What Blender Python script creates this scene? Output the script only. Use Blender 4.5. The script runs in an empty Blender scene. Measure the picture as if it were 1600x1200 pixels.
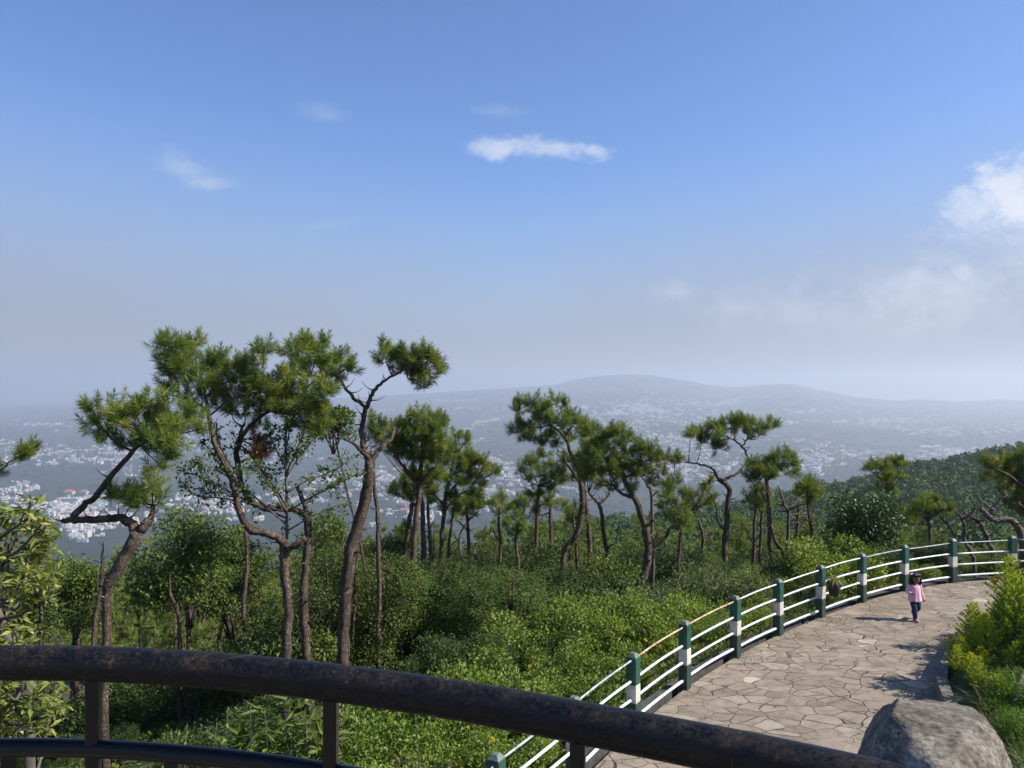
import bpy, bmesh, math, random
import numpy as np
from mathutils import Vector, Matrix, noise as mnoise

random.seed(7)
RNG = np.random.default_rng(11)
F = 1240.0                       # focal length in photograph pixels (1600 wide)
SC = bpy.context.scene
COL = SC.collection
R = math.radians
SUN_EL = R(41); SUN_AZ = R(97)   # azimuth clockwise from +Y

def P(px, py, Y):
    return np.array(((px - 800) / F * Y, Y, (600 - py) / F * Y))

# ------------------------------------------------------------------ object helpers
def tag(o, label=None, cat=None, group=None, kind=None):
    if label: o['label'] = label
    if cat: o['category'] = cat
    if group: o['group'] = group
    if kind: o['kind'] = kind
    return o

def empty(name, loc, label, cat, group=None, rz=0.0):
    o = bpy.data.objects.new(name, None)
    o.empty_display_size = 0.2
    o.location = tuple(float(c) for c in loc); o.rotation_euler = (0, 0, rz)
    COL.objects.link(o)
    return tag(o, label, cat, group)

class MB:
    """collects vertices / faces / material slots / a random tint per vertex, links ONE mesh"""
    def __init__(s): s.v = []; s.f = []; s.m = []; s.t = []; s.sm = []; s.n = 0
    def add(s, V, faces, mat=0, tint=0.5, smooth=False):
        V = np.asarray(V, float).reshape(-1, 3)
        s.v.append(V)
        t = np.full(len(V), tint) if np.isscalar(tint) else np.asarray(tint, float)
        s.t.append(t)
        for fa in (faces if isinstance(faces, (list, tuple)) else [faces]):
            fa = np.asarray(fa, int)
            if len(fa) == 0: continue
            if fa.ndim == 1: fa = fa[None]
            s.f.append(fa + s.n); s.m.append(np.full(len(fa), mat)); s.sm.append(np.full(len(fa), smooth))
        s.n += len(V)
    def mesh(s, name, mats, off=(0, 0, 0)):
        me = bpy.data.meshes.new(name)
        V = np.concatenate(s.v) - np.asarray(off, float)
        me.vertices.add(len(V)); me.vertices.foreach_set('co', V.astype(np.float32).ravel())
        lens = np.concatenate([np.full(len(f), f.shape[1]) for f in s.f])
        idx = np.concatenate([f.ravel() for f in s.f])
        me.loops.add(len(idx)); me.loops.foreach_set('vertex_index', idx.astype(np.int32))
        me.polygons.add(len(lens))
        st = np.zeros(len(lens), np.int32); st[1:] = np.cumsum(lens)[:-1]
        me.polygons.foreach_set('loop_start', st)
        me.polygons.foreach_set('material_index', np.concatenate(s.m).astype(np.int32))
        me.polygons.foreach_set('use_smooth', np.concatenate(s.sm).astype(bool))
        at = me.attributes.new('tint', 'FLOAT', 'POINT')
        at.data.foreach_set('value', np.concatenate(s.t).astype(np.float32))
        for m in (mats if isinstance(mats, (list, tuple)) else [mats]): me.materials.append(m)
        me.update(calc_edges=True); me.validate()
        return me
    def obj(s, name, mats, parent=None, off=(0, 0, 0)):
        o = bpy.data.objects.new(name, s.mesh(name, mats, off))
        COL.objects.link(o)
        if parent is not None: o.parent = parent
        return o

def copy_tree(o, parent=None):
    c = o.copy(); COL.objects.link(c)
    if parent is not None: c.parent = parent
    for ch in list(o.children): copy_tree(ch, c)
    return c

def catmull(pts, k=4):
    """pts (n,d) -> smoothed polyline"""
    p = np.asarray(pts, float)
    if len(p) < 3: 
        t = np.linspace(0, 1, k + 1)[:, None]
        return p[0] * (1 - t) + p[-1] * t
    q = np.vstack([2 * p[0] - p[1], p, 2 * p[-1] - p[-2]])
    out = []
    for i in range(1, len(q) - 2):
        for j in range(k):
            t = j / k
            a, b, c, d = q[i - 1], q[i], q[i + 1], q[i + 2]
            out.append(.5 * (2 * b + (c - a) * t + (2 * a - 5 * b + 4 * c - d) * t * t + (3 * b - a - 3 * c + d) * t ** 3))
    out.append(q[-2])
    return np.array(out)

def tube(mb, pts, rad, sides=8, mat=0, tint=0.5, jit=0.0, caps=True, smooth=True, phase=0.0):
    p = np.asarray(pts, float); n = len(p)
    rad = np.full(n, rad) if np.isscalar(rad) else np.asarray(rad, float)
    T = np.gradient(p, axis=0); T /= np.linalg.norm(T, axis=1)[:, None] + 1e-9
    ref = np.array((0, 0, 1.)) if abs(T[0][2]) < .8 else np.array((1., 0, 0))
    N = np.cross(T[0], ref); N /= np.linalg.norm(N)
    rings = []
    a = np.linspace(0, 2 * math.pi, sides, endpoint=False) + phase
    for i in range(n):
        N = N - T[i] * N.dot(T[i]); N /= np.linalg.norm(N) + 1e-9
        B = np.cross(T[i], N)
        rr = rad[i] * (1 + (RNG.uniform(-jit, jit, sides) if jit else 0))
        rings.append(p[i] + (np.cos(a) * rr)[:, None] * N + (np.sin(a) * rr)[:, None] * B)
    V = np.concatenate(rings)
    i0 = np.arange(n - 1)[:, None] * sides; j = np.arange(sides)[None]; j2 = (j + 1) % sides
    quads = np.stack([i0 + j, i0 + j2, i0 + sides + j2, i0 + sides + j], -1).reshape(-1, 4)
    fs = [quads]
    if caps:
        fs += [np.arange(sides)[::-1][None], ((n - 1) * sides + np.arange(sides))[None]]
    mb.add(V, fs, mat, tint, smooth)

def box(mb, c, s, mat=0, rz=0.0, tint=0.5, taper=1.0):
    x, y, z = np.array(s) / 2.
    V = np.array([(-x, -y, -z), (x, -y, -z), (x, y, -z), (-x, y, -z), (-x * taper, -y * taper, z), (x * taper, -y * taper, z), (x * taper, y * taper, z), (-x * taper, y * taper, z)])
    ca, sa = math.cos(rz), math.sin(rz)
    V = V @ np.array([(ca, sa, 0), (-sa, ca, 0), (0, 0, 1)]) + np.array(c)
    mb.add(V, [np.array([(3, 2, 1, 0), (4, 5, 6, 7), (0, 1, 5, 4), (1, 2, 6, 5), (2, 3, 7, 6), (3, 0, 4, 7)])], mat, tint)

def unit(v): return v / (np.linalg.norm(v, axis=-1, keepdims=True) + 1e-9)

# ------------------------------------------------------------------ material helpers
def new_mat(name):
    m = bpy.data.materials.new(name); m.use_nodes = True
    nt = m.node_tree; b = nt.nodes['Principled BSDF']
    return m, nt, b, nt.nodes.new, nt.links.new

def ramp(nt, stops, interp='LINEAR'):
    n = nt.nodes.new('ShaderNodeValToRGB'); e = n.color_ramp.elements; n.color_ramp.interpolation = interp
    while len(e) < len(stops): e.new(0.5)
    for i, (p, c) in enumerate(stops):
        e[i].position = p; e[i].color = (*c, 1) if len(c) == 3 else c
    return n

def leaf_mat(name, stops, rough=0.5, trans=0.25, spec=0.3):
    m, nt, b, N, L = new_mat(name)
    a = N('ShaderNodeAttribute'); a.attribute_name = 'tint'
    oi = N('ShaderNodeObjectInfo')
    ad = N('ShaderNodeMath'); ad.operation = 'MULTIPLY_ADD'; L(oi.outputs['Random'], ad.inputs[0]); ad.inputs[1].default_value = .16
    L(a.outputs['Fac'], ad.inputs[2])
    r = ramp(nt, stops); L(ad.outputs[0], r.inputs[0])
    L(r.outputs[0], b.inputs['Base Color']); b.inputs['Roughness'].default_value = rough
    b.inputs['Specular IOR Level'].default_value = spec
    t = N('ShaderNodeBsdfTranslucent'); 
    hs = N('ShaderNodeHueSaturation'); hs.inputs['Saturation'].default_value = 1.15; hs.inputs['Value'].default_value = 1.2; hs.inputs['Hue'].default_value = .485
    L(r.outputs[0], hs.inputs['Color']); L(hs.outputs[0], t.inputs[0])
    mx = N('ShaderNodeMixShader'); mx.inputs[0].default_value = trans
    L(b.outputs[0], mx.inputs[1]); L(t.outputs[0], mx.inputs[2])
    L(mx.outputs[0], nt.nodes['Material Output'].inputs[0])
    return m

def noisy_mat(name, stops, scale=5.0, detail=6, rough=0.8, bump=0.3, bdist=0.02, coord='Object', stretch=(1, 1, 1), spec=0.3, metal=0.0):
    m, nt, b, N, L = new_mat(name)
    tc = N('ShaderNodeTexCoord'); mp = N('ShaderNodeMapping'); mp.inputs['Scale'].default_value = stretch
    L(tc.outputs[coord], mp.inputs[0])
    n = N('ShaderNodeTexNoise'); n.inputs['Scale'].default_value = scale; n.inputs['Detail'].default_value = detail; n.inputs['Roughness'].default_value = .62
    L(mp.outputs[0], n.inputs['Vector'])
    r = ramp(nt, stops); L(n.outputs[0], r.inputs[0]); L(r.outputs[0], b.inputs['Base Color'])
    b.inputs['Roughness'].default_value = rough; b.inputs['Specular IOR Level'].default_value = spec; b.inputs['Metallic'].default_value = metal
    if bump:
        bp = N('ShaderNodeBump'); bp.inputs['Strength'].default_value = bump; bp.inputs['Distance'].default_value = bdist
        L(n.outputs[0], bp.inputs['Height']); L(bp.outputs[0], b.inputs['Normal'])
    return m

M = {}
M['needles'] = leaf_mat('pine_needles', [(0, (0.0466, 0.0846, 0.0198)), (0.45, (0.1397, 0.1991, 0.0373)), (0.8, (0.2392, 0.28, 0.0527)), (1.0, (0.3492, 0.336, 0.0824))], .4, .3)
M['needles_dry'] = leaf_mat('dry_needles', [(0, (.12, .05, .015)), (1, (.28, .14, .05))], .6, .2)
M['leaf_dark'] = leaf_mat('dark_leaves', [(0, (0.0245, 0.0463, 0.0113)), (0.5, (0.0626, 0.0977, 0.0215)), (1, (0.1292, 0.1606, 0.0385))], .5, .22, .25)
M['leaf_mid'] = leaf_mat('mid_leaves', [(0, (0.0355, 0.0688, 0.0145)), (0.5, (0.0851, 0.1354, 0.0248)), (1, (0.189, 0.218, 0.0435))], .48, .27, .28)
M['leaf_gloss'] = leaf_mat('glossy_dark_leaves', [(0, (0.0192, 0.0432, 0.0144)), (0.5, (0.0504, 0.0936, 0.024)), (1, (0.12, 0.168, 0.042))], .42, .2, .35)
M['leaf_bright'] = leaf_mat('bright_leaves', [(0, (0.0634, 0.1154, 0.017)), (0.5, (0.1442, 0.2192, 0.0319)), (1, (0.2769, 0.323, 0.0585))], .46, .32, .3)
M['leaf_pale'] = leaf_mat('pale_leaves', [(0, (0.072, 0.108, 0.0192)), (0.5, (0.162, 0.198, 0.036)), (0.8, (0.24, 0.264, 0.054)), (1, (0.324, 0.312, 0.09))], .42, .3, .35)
M['leaf_dry'] = leaf_mat('dry_leaves', [(0, (.09, .07, .03)), (.5, (.16, .14, .05)), (1, (.25, .19, .09))], .6, .2)
M['goldenrod_leaf'] = leaf_mat('goldenrod_leaves', [(0, (0.0575, 0.115, 0.023)), (0.5, (0.115, 0.1955, 0.0345)), (1, (0.1955, 0.276, 0.0575))], .5, .3)
M['plume'] = leaf_mat('goldenrod_plume', [(0, (0.1191, 0.2352, 0.0392)), (0.45, (0.364, 0.4557, 0.0629)), (1, (0.6, 0.6, 0.042))], .6, .35)
M['fern'] = leaf_mat('feathery_leaves', [(0, (.05, .11, .016)), (.5, (.11, .20, .028)), (1, (.18, .28, .045))], .5, .3)
M['grass'] = leaf_mat('grass_blades', [(0, (.05, .085, .02)), (.6, (.10, .15, .035)), (1, (.26, .23, .10))], .5, .25)
M['flower_yellow'] = leaf_mat('yellow_petals', [(0, (.7, .45, .02)), (1, (.8, .6, .03))], .6, .3)
M['flower_red'] = leaf_mat('red_petals', [(0, (.55, .06, .02)), (1, (.75, .14, .03))], .6, .3)

def bark_mat():
    m, nt, b, N, L = new_mat('pine_bark')
    tc = N('ShaderNodeTexCoord'); mp = N('ShaderNodeMapping'); mp.inputs['Scale'].default_value = (1, 1, .42)
    L(tc.outputs['Object'], mp.inputs[0])
    v = N('ShaderNodeTexVoronoi'); v.inputs['Scale'].default_value = 38; v.feature = 'DISTANCE_TO_EDGE'
    n = N('ShaderNodeTexNoise'); n.inputs['Scale'].default_value = 3.2; n.inputs['Detail'].default_value = 8; n.inputs['Roughness'].default_value = .7
    L(mp.outputs[0], n.inputs['Vector'])
    mxv = N('ShaderNodeMixRGB'); mxv.inputs[0].default_value = .28; L(mp.outputs[0], mxv.inputs[1]); L(n.outputs['Color'], mxv.inputs[2]); L(mxv.outputs[0], v.inputs['Vector'])
    r = ramp(nt, [(.25, (.085, .062, .048)), (.5, (.22, .165, .125)), (.72, (.40, .31, .24))]); L(n.outputs[0], r.inputs[0])
    e = ramp(nt, [(0, (.34, .31, .29)), (.22, (1, 1, 1))]); L(v.outputs['Distance'], e.inputs[0])
    mu = N('ShaderNodeMixRGB'); mu.blend_type = 'MULTIPLY'; mu.inputs[0].default_value = .85
    L(r.outputs[0], mu.inputs[1]); L(e.outputs[0], mu.inputs[2]); L(mu.outputs[0], b.inputs['Base Color'])
    b.inputs['Roughness'].default_value = .9; b.inputs['Specular IOR Level'].default_value = .15
    bp = N('ShaderNodeBump'); bp.inputs['Strength'].default_value = 1.0; bp.inputs['Distance'].default_value = .04
    L(e.outputs[0], bp.inputs['Height']); L(bp.outputs[0], b.inputs['Normal'])
    return m
M['bark'] = bark_mat()
M['bark_grey'] = noisy_mat('grey_dead_bark', [(.3, (.05, .042, .036)), (.7, (.17, .14, .115))], 9, rough=.9, bump=.6, stretch=(1, 1, .3))
M['stem'] = noisy_mat('green_stems', [(.3, (.06, .07, .025)), (.7, (.13, .12, .05))], 8, bump=0)
M['bark_red'] = noisy_mat('reddish_bark', [(.3, (.06, .038, .028)), (.7, (.19, .125, .095))], 7, rough=.9, bump=.5)

# ------------------------------------------------------------------ camera, sun, sky, air
cam_d = bpy.data.cameras.new('camera'); cam = bpy.data.objects.new('camera', cam_d); COL.objects.link(cam)
cam.location = (0, 0, 0); cam.rotation_euler = (R(90), 0, 0)
cam_d.sensor_width = 36; cam_d.lens = F / 1600 * 36; cam_d.clip_start = .05; cam_d.clip_end = 90000
SC.camera = cam

sd = bpy.data.lights.new('sun', 'SUN'); sun = bpy.data.objects.new('sun', sd); COL.objects.link(sun)
sd.energy = 5.0; sd.angle = R(.53); sd.color = (1.0, .95, .87)
sdir = Vector((math.sin(SUN_AZ) * math.cos(SUN_EL), math.cos(SUN_AZ) * math.cos(SUN_EL), math.sin(SUN_EL)))
sun.rotation_euler = (-sdir).to_track_quat('-Z', 'Y').to_euler()
sun.location = (30, -10, 40)

def make_world():
    w = bpy.data.worlds.new('World'); SC.world = w; w.use_nodes = True
    nt = w.node_tree; N = nt.nodes.new; L = nt.links.new
    bg = nt.nodes['Background']
    def math_(op, a, b=None, clamp=False):
        n = N('ShaderNodeMath'); n.operation = op; n.use_clamp = clamp
        for i, x in enumerate((a, b)):
            if x is None: continue
            if isinstance(x, (int, float)): n.inputs[i].default_value = x
            else: L(x, n.inputs[i])
        return n.outputs[0]
    tc = N('ShaderNodeTexCoord'); sp = N('ShaderNodeSeparateXYZ'); L(tc.outputs['Generated'], sp.inputs[0])
    x, y, z = sp.outputs
    zc = math_('MAXIMUM', z, .012)
    cb = N('ShaderNodeCombineXYZ'); L(x, cb.inputs[0]); L(y, cb.inputs[1]); L(zc, cb.inputs[2])
    sky = N('ShaderNodeTexSky'); sky.sky_type = 'NISHITA'; sky.sun_disc = False
    sky.sun_elevation = SUN_EL; sky.sun_rotation = SUN_AZ; sky.altitude = 1500; sky.air_density = 1.15; sky.dust_density = .35; sky.ozone_density = 2.0
    L(cb.outputs[0], sky.inputs[0])
    yp = math_('MAXIMUM', y, .05)
    u = math_('DIVIDE', x, yp); v = math_('DIVIDE', z, yp)
    front = math_('GREATER_THAN', y, .2)
    uv = N('ShaderNodeCombineXYZ'); L(u, uv.inputs[0]); L(v, uv.inputs[1])
    def nz(scale, detail, rough, stretch=(1, 1, 1), off=0):
        mp = N('ShaderNodeMapping'); mp.inputs['Scale'].default_value = stretch; mp.inputs['Location'].default_value = (off, off * .7, off * 1.3)
        L(uv.outputs[0], mp.inputs[0])
        n = N('ShaderNodeTexNoise'); n.inputs['Scale'].default_value = scale; n.inputs['Detail'].default_value = detail; n.inputs['Roughness'].default_value = rough
        L(mp.outputs[0], n.inputs['Vector']); return n.outputs[0]
    n1 = nz(14, 8, .6, (1, 1.5, 1), 3.1); n2 = nz(55, 6, .6, (1, 1.3, 1), 7.7)
    total = None
    # photo px centre, radii, opacity, edge softness, noise weight, rotation
    clouds = [
        (768, 232, 36, 19, .50, .85, 1.0, 0), (865, 229, 66, 18, .52, .85, 1.0, .04), (925, 234, 30, 15, .42, .9, 1.0, 0),
        (292, 266, 56, 20, .24, 1.1, 1.1, -.5), (340, 288, 40, 10, .15, 1., 1.1, 0), (508, 178, 44, 15, .15, 1.2, 1.2, -.2), (770, 174, 40, 10, .1, .9, 1., 0),
        (1600, 284, 70, 56, .62, .7, 1.1, .5), (1540, 320, 80, 36, .45, .7, .9, .2), (1640, 385, 180, 90, .36, 1.1, .7, 0), (1605, 330, 100, 66, .3, 1., .9, .3),
        (1455, 410, 55, 40, .2, 1., 1., 0), (1430, 450, 170, 52, .22, 1.1, .8, 0), (1520, 470, 150, 48, .2, 1.1, .7, 0), (1050, 458, 46, 20, .26, .9, 1., 0), (1190, 475, 170, 34, .2, 1.1, .9, 0), (1350, 505, 260, 60, .22, 1.3, .6, 0),
        (500, 352, 60, 8, .08, .9, 1., .1)]
    for (cx, cy, rx, ry, op, soft, nw, rot) in clouds:
        du = math_('SUBTRACT', u, (cx - 800) / F); dv = math_('SUBTRACT', v, (600 - cy) / F)
        c, s = math.cos(rot), math.sin(rot)
        a = math_('ADD', math_('MULTIPLY', du, c * F / rx), math_('MULTIPLY', dv, s * F / rx))
        b = math_('ADD', math_('MULTIPLY', du, -s * F / ry), math_('MULTIPLY', dv, c * F / ry))
        d = math_('SQRT', math_('ADD', math_('MULTIPLY', a, a), math_('MULTIPLY', b, b)))
        e = math_('ADD', math_('MULTIPLY', math_('SUBTRACT', n1, .5), 3.0 * nw), math_('MULTIPLY', math_('SUBTRACT', n2, .5), 1.5 * nw))
        k = math_('SUBTRACT', math_('ADD', 1.0, e), d)
        mr = N('ShaderNodeMapRange'); mr.interpolation_type = 'SMOOTHSTEP'; L(k, mr.inputs[0])
        mr.inputs[1].default_value = -.05 - soft * .25; mr.inputs[2].default_value = soft * 1.1 + .1; mr.inputs[3].default_value = 0; mr.inputs[4].default_value = op
        o = mr.outputs[0]
        total = o if total is None else math_('SUBTRACT', math_('ADD', total, o), math_('MULTIPLY', total, o))
    total = math_('MULTIPLY', total, front)
    # thin dust veil lying on the horizon
    veil = N('ShaderNodeMapRange'); veil.interpolation_type = 'SMOOTHSTEP'; L(math_('ADD', math_('ADD', z, math_('MULTIPLY', math_('ABSOLUTE', x), -.11)), math_('MULTIPLY', math_('SUBTRACT', nz(2.2, 3, .5, (1, 2, 1), 1.), .5), .05)), veil.inputs[0])
    veil.inputs[1].default_value = 0; veil.inputs[2].default_value = .29; veil.inputs[3].default_value = .9; veil.inputs[4].default_value = 0
    tint = N('ShaderNodeMixRGB'); tint.blend_type = 'MULTIPLY'; tint.inputs[0].default_value = 1; tint.inputs[2].default_value = (.93, 1.17, 1.55, 1)   # deep post-monsoon blue
    mv = N('ShaderNodeMixRGB'); L(veil.outputs[0], mv.inputs[0]); L(sky.outputs[0], tint.inputs[1]); L(tint.outputs[0], mv.inputs[1]); mv.inputs[2].default_value = (*VEIL, 1)
    mc = N('ShaderNodeMixRGB'); L(total, mc.inputs[0]); L(mv.outputs[0], mc.inputs[1]); mc.inputs[2].default_value = (*CLOUD, 1)
    L(mc.outputs[0], bg.inputs[0]); bg.inputs[1].default_value = SKY_STR
SKY_STR = .073
VEIL = (3.05, 3.3, 4.05)
CLOUD = (7.6, 7.9, 8.6)
make_world()

SC.view_settings.view_transform = 'Standard'; SC.view_settings.look = 'None'; SC.view_settings.gamma = 1; SC.view_settings.exposure = 0.64
SC.render.engine = 'CYCLES'
cy = SC.cycles
cy.use_denoising = True; cy.max_bounces = 6; cy.diffuse_bounces = 3; cy.glossy_bounces = 2; cy.transmission_bounces = 4; cy.volume_bounces = 2; cy.transparent_max_bounces = 4
cy.use_adaptive_sampling = True; cy.adaptive_threshold = .015; cy.caustics_reflective = False; cy.caustics_refractive = False

HAZE_DENS = 1.55e-4
def make_haze():
    mb = MB(); box(mb, (0, 0, -250), (46000, 46000, 1000))
    m = bpy.data.materials.new('haze_air'); m.use_nodes = True; nt = m.node_tree
    nt.nodes.remove(nt.nodes['Principled BSDF'])
    v = nt.nodes.new('ShaderNodeVolumePrincipled'); v.inputs['Color'].default_value = (.77, .83, .92, 1); v.inputs['Density'].default_value = HAZE_DENS; v.inputs['Anisotropy'].default_value = .32
    nt.links.new(v.outputs[0], nt.nodes['Material Output'].inputs['Volume'])
    tag(mb.obj('haze', m), 'pale blue haze filling the valley', kind='stuff')
make_haze()

# ------------------------------------------------------------------ terrain
PATH_Z = -4.75
FENCE = np.array([(-0.16, 7.95), (0.735, 9.4), (1.67, 10.92), (2.70, 12.4), (3.90, 13.85), (5.05, 15.05), (6.30, 16.2), (7.63, 17.3), (9.02, 18.25), (10.55, 19.0), (12.2, 19.35), (13.9, 19.3)])
FLINE = catmull(np.vstack([[(-2, -10), (-3.6, -4), (-3.4, 0), (-2.7, 3.0), (-1.75, 5.0), (-.95, 6.5)], FENCE, [(16.5, 18.5), (20, 16), (26, 9), (34, -4)]]), 3)

def fence_dist(x, y):
    """signed distance from the fence line, positive on the hillside"""
    x = np.asarray(x, float); y = np.asarray(y, float)
    best = np.full(x.shape, 1e9); sg = np.zeros(x.shape)
    for a, b in zip(FLINE[:-1], FLINE[1:]):
        d = b - a; l2 = d.dot(d)
        t = np.clip(((x - a[0]) * d[0] + (y - a[1]) * d[1]) / l2, 0, 1)
        ox = x - (a[0] + t * d[0]); oy = y - (a[1] + t * d[1])
        dd = np.hypot(ox, oy); s = np.where(d[0] * (y - a[1]) - d[1] * (x - a[0]) > 0, 1., -1.)
        sg = np.where(dd < best, s, sg); best = np.minimum(best, dd)
    return best * sg

def vnoise(x, y, seed=0):
    """smooth value noise, vectorised"""
    xi = np.floor(x).astype(np.int64); yi = np.floor(y).astype(np.int64); fx = x - xi; fy = y - yi
    fx = fx * fx * (3 - 2 * fx); fy = fy * fy * (3 - 2 * fy)
    def h(a, b):
        n = (a * 374761393 + b * 668265263 + seed * 974634) & 0xffffffff
        n = ((n ^ (n >> 13)) * 1274126177) & 0xffffffff
        return ((n ^ (n >> 16)) & 0xffff) / 65535.
    return (h(xi, yi) * (1 - fx) + h(xi + 1, yi) * fx) * (1 - fy) + (h(xi, yi + 1) * (1 - fx) + h(xi + 1, yi + 1) * fx) * fy
def fbm(x, y, seed=0, o=4):
    s = 0; a = .5
    for k in range(o): s = s + a * (vnoise(x * 2 ** k, y * 2 ** k, seed + k) - .5); a *= .5
    return s

UC = np.array([-400, 0, 600, 900, 1150, 1300, 1450, 1600, 2000.])
YC = np.array([25, 60, 100, 170, 300, 450, 600, 900, 2000.])
ZC = np.array([
    [-9, -24, -38, -64, -115, -165, -210, -290, -450],
    [-9, -24, -37, -62, -112, -160, -205, -285, -450],
    [-9, -23, -33, -50, -85, -125, -170, -265, -450],
    [-9, -22, -31, -43, -61, -90, -130, -235, -450],
    [-8.5, -21, -31, -44, -59, -80, -112, -215, -450],
    [-8, -20, -31, -46, -56, -67, -88, -190, -450],
    [-8, -20, -30, -44, -50, -55, -72, -175, -440],
    [-8, -20, -30, -42, -44, -46, -60, -165, -430],
    [-8, -20, -30, -39, -38, -35, -48, -150, -420.]])
YF = np.array([2000, 3000, 4200, 5500, 7000, 8500, 10000, 11000, 12200, 13500, 17000, 24000.])
RIDGE_U = np.array([-600, -200, 0, 40, 80, 130, 180, 300, 450, 600, 700, 800, 870, 900, 930, 980, 1020, 1080, 1110, 1150, 1180, 1210, 1240, 1260, 1300, 1340, 1400, 1440, 1500, 1560, 1600, 1750, 2200.])
RIDGE_P = np.array([640, 642, 648, 642, 638, 639, 642, 634, 626, 618, 612, 606, 601, 592, 587, 584.5, 586, 596, 602, 604.5, 602, 599, 600, 605, 613, 621, 626, 624, 627, 624, 626, 622, 620.])
def far_profile(u):
    cz = (600 - np.interp(u, RIDGE_U, RIDGE_P)) / F * 12200
    z0 = np.interp(u, [0, 800, 1600], [-450, -450, -440])
    k = [0, .01, .05, .13, .26, .40, .58, .76, 1.0, .8, .3]
    Z = [z0 + (cz - z0) * kk for kk in k] + [-560 + 0 * cz]
    return np.stack(Z, -1)
def bilin(u, ly, U, LY, Z):
    i = np.clip(np.searchsorted(U, u) - 1, 0, len(U) - 2); j = np.clip(np.searchsorted(LY, ly) - 1, 0, len(LY) - 2)
    a = np.clip((u - U[i]) / (U[i + 1] - U[i]), 0, 1); b = np.clip((ly - LY[j]) / (LY[j + 1] - LY[j]), 0, 1)
    a = a * a * (3 - 2 * a)
    return (Z[i, j] * (1 - a) + Z[i + 1, j] * a) * (1 - b) + (Z[i, j + 1] * (1 - a) + Z[i + 1, j + 1] * a) * b
def H(x, y):
    x = np.asarray(x, float); y = np.asarray(y, float)
    r = np.hypot(x, y) + 1e-6
    Y = np.maximum(y, .45 * r)
    u = 800 + F * x / Y
    d = fence_dist(x, y)
    do = np.maximum(d, 0)
    zn = PATH_Z - .12 - np.where(d > 0, .25 * np.minimum(do, 11) + .46 * np.maximum(do - 11, 0), 0) + np.where(d > .6, fbm(x * .35, y * .35, 3) * .5, 0)
    uq = np.clip(u, -400, 2000)
    zm = bilin(uq, np.log(np.clip(Y, 25, 2000)), UC, np.log(YC), ZC) + fbm(x * .012, y * .012, 9) * np.clip((Y - 50) * .06, 0, 9)
    zn = np.maximum(zn, -60)
    t = np.clip((Y - 28) / 30, 0, 1); t = t * t * (3 - 2 * t)
    z = zn * (1 - t) + zm * t
    # far land
    fp = far_profile(u)
    ly = np.log(np.clip(Y, 2000, 24000)); LY = np.log(YF)
    j = np.clip(np.searchsorted(LY, ly) - 1, 0, len(LY) - 2); b = np.clip((ly - LY[j]) / (LY[j + 1] - LY[j]), 0, 1)
    zf = np.take_along_axis(fp, j[..., None], -1)[..., 0] * (1 - b) + np.take_along_axis(fp, (j + 1)[..., None], -1)[..., 0] * b
    amp = np.clip((Y - 1800) / 2500, 0, 1) * np.clip(np.abs(Y - 12200) / 2500, .12, 1)
    zf = zf + fbm(x / 1500, y / 1500, 21, 5) * 110 * amp
    z = np.where(Y > 2000, zf, z)
    # land behind the viewer: gentle rise only
    return np.where(y < -2, np.maximum(z, PATH_Z - .12 - .1 * r), z)
def hz(x, y): return float(H(np.array([x]), np.array([y]))[0])

M['soil'] = None
def ground_mats():
    m, nt, b, N, L = new_mat('forest_floor')
    tc = N('ShaderNodeTexCoord'); n = N('ShaderNodeTexNoise'); n.inputs['Scale'].default_value = 1.1; n.inputs['Detail'].default_value = 9; n.inputs['Roughness'].default_value = .7
    L(tc.outputs['Object'], n.inputs['Vector'])
    r = ramp(nt, [(.3, (.03, .035, .014)), (.5, (.055, .07, .022)), (.68, (.11, .085, .045))]); L(n.outputs[0], r.inputs[0]); L(r.outputs[0], b.inputs['Base Color'])
    b.inputs['Roughness'].default_value = .95
    bp = N('ShaderNodeBump'); bp.inputs['Strength'].default_value = .8; bp.inputs['Distance'].default_value = .15; L(n.outputs[0], bp.inputs['Height']); L(bp.outputs[0], b.inputs['Normal'])
    m2, nt, b, N, L = new_mat('wooded_valley')
    tc = N('ShaderNodeTexCoord'); n = N('ShaderNodeTexNoise'); n.inputs['Scale'].default_value = .0035; n.inputs['Detail'].default_value = 9; n.inputs['Roughness'].default_value = .62
    L(tc.outputs['Object'], n.inputs['Vector'])
    n2 = N('ShaderNodeTexNoise'); n2.inputs['Scale'].default_value = .06; n2.inputs['Detail'].default_value = 5; L(tc.outputs['Object'], n2.inputs['Vector'])
    r = ramp(nt, [(.40, (.014, .024, .014)), (.60, (.022, .035, .018)), (.72, (.07, .075, .048)), (.82, (.14, .12, .09))]); L(n.outputs[0], r.inputs[0])
    r2 = ramp(nt, [(.35, (.45, .45, .45)), (.65, (1.3, 1.3, 1.3))]); L(n2.outputs[0], r2.inputs[0])
    mu = N('ShaderNodeMixRGB'); mu.blend_type = 'MULTIPLY'; mu.inputs[0].default_value = 1; L(r.outputs[0], mu.inputs[1]); L(r2.outputs[0], mu.inputs[2]); L(mu.outputs[0], b.inputs['Base Color'])
    b.inputs['Roughness'].default_value = 1; b.inputs['Specular IOR Level'].default_value = .05
    return m, m2
M['soil'], M['valley'] = ground_mats()

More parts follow.
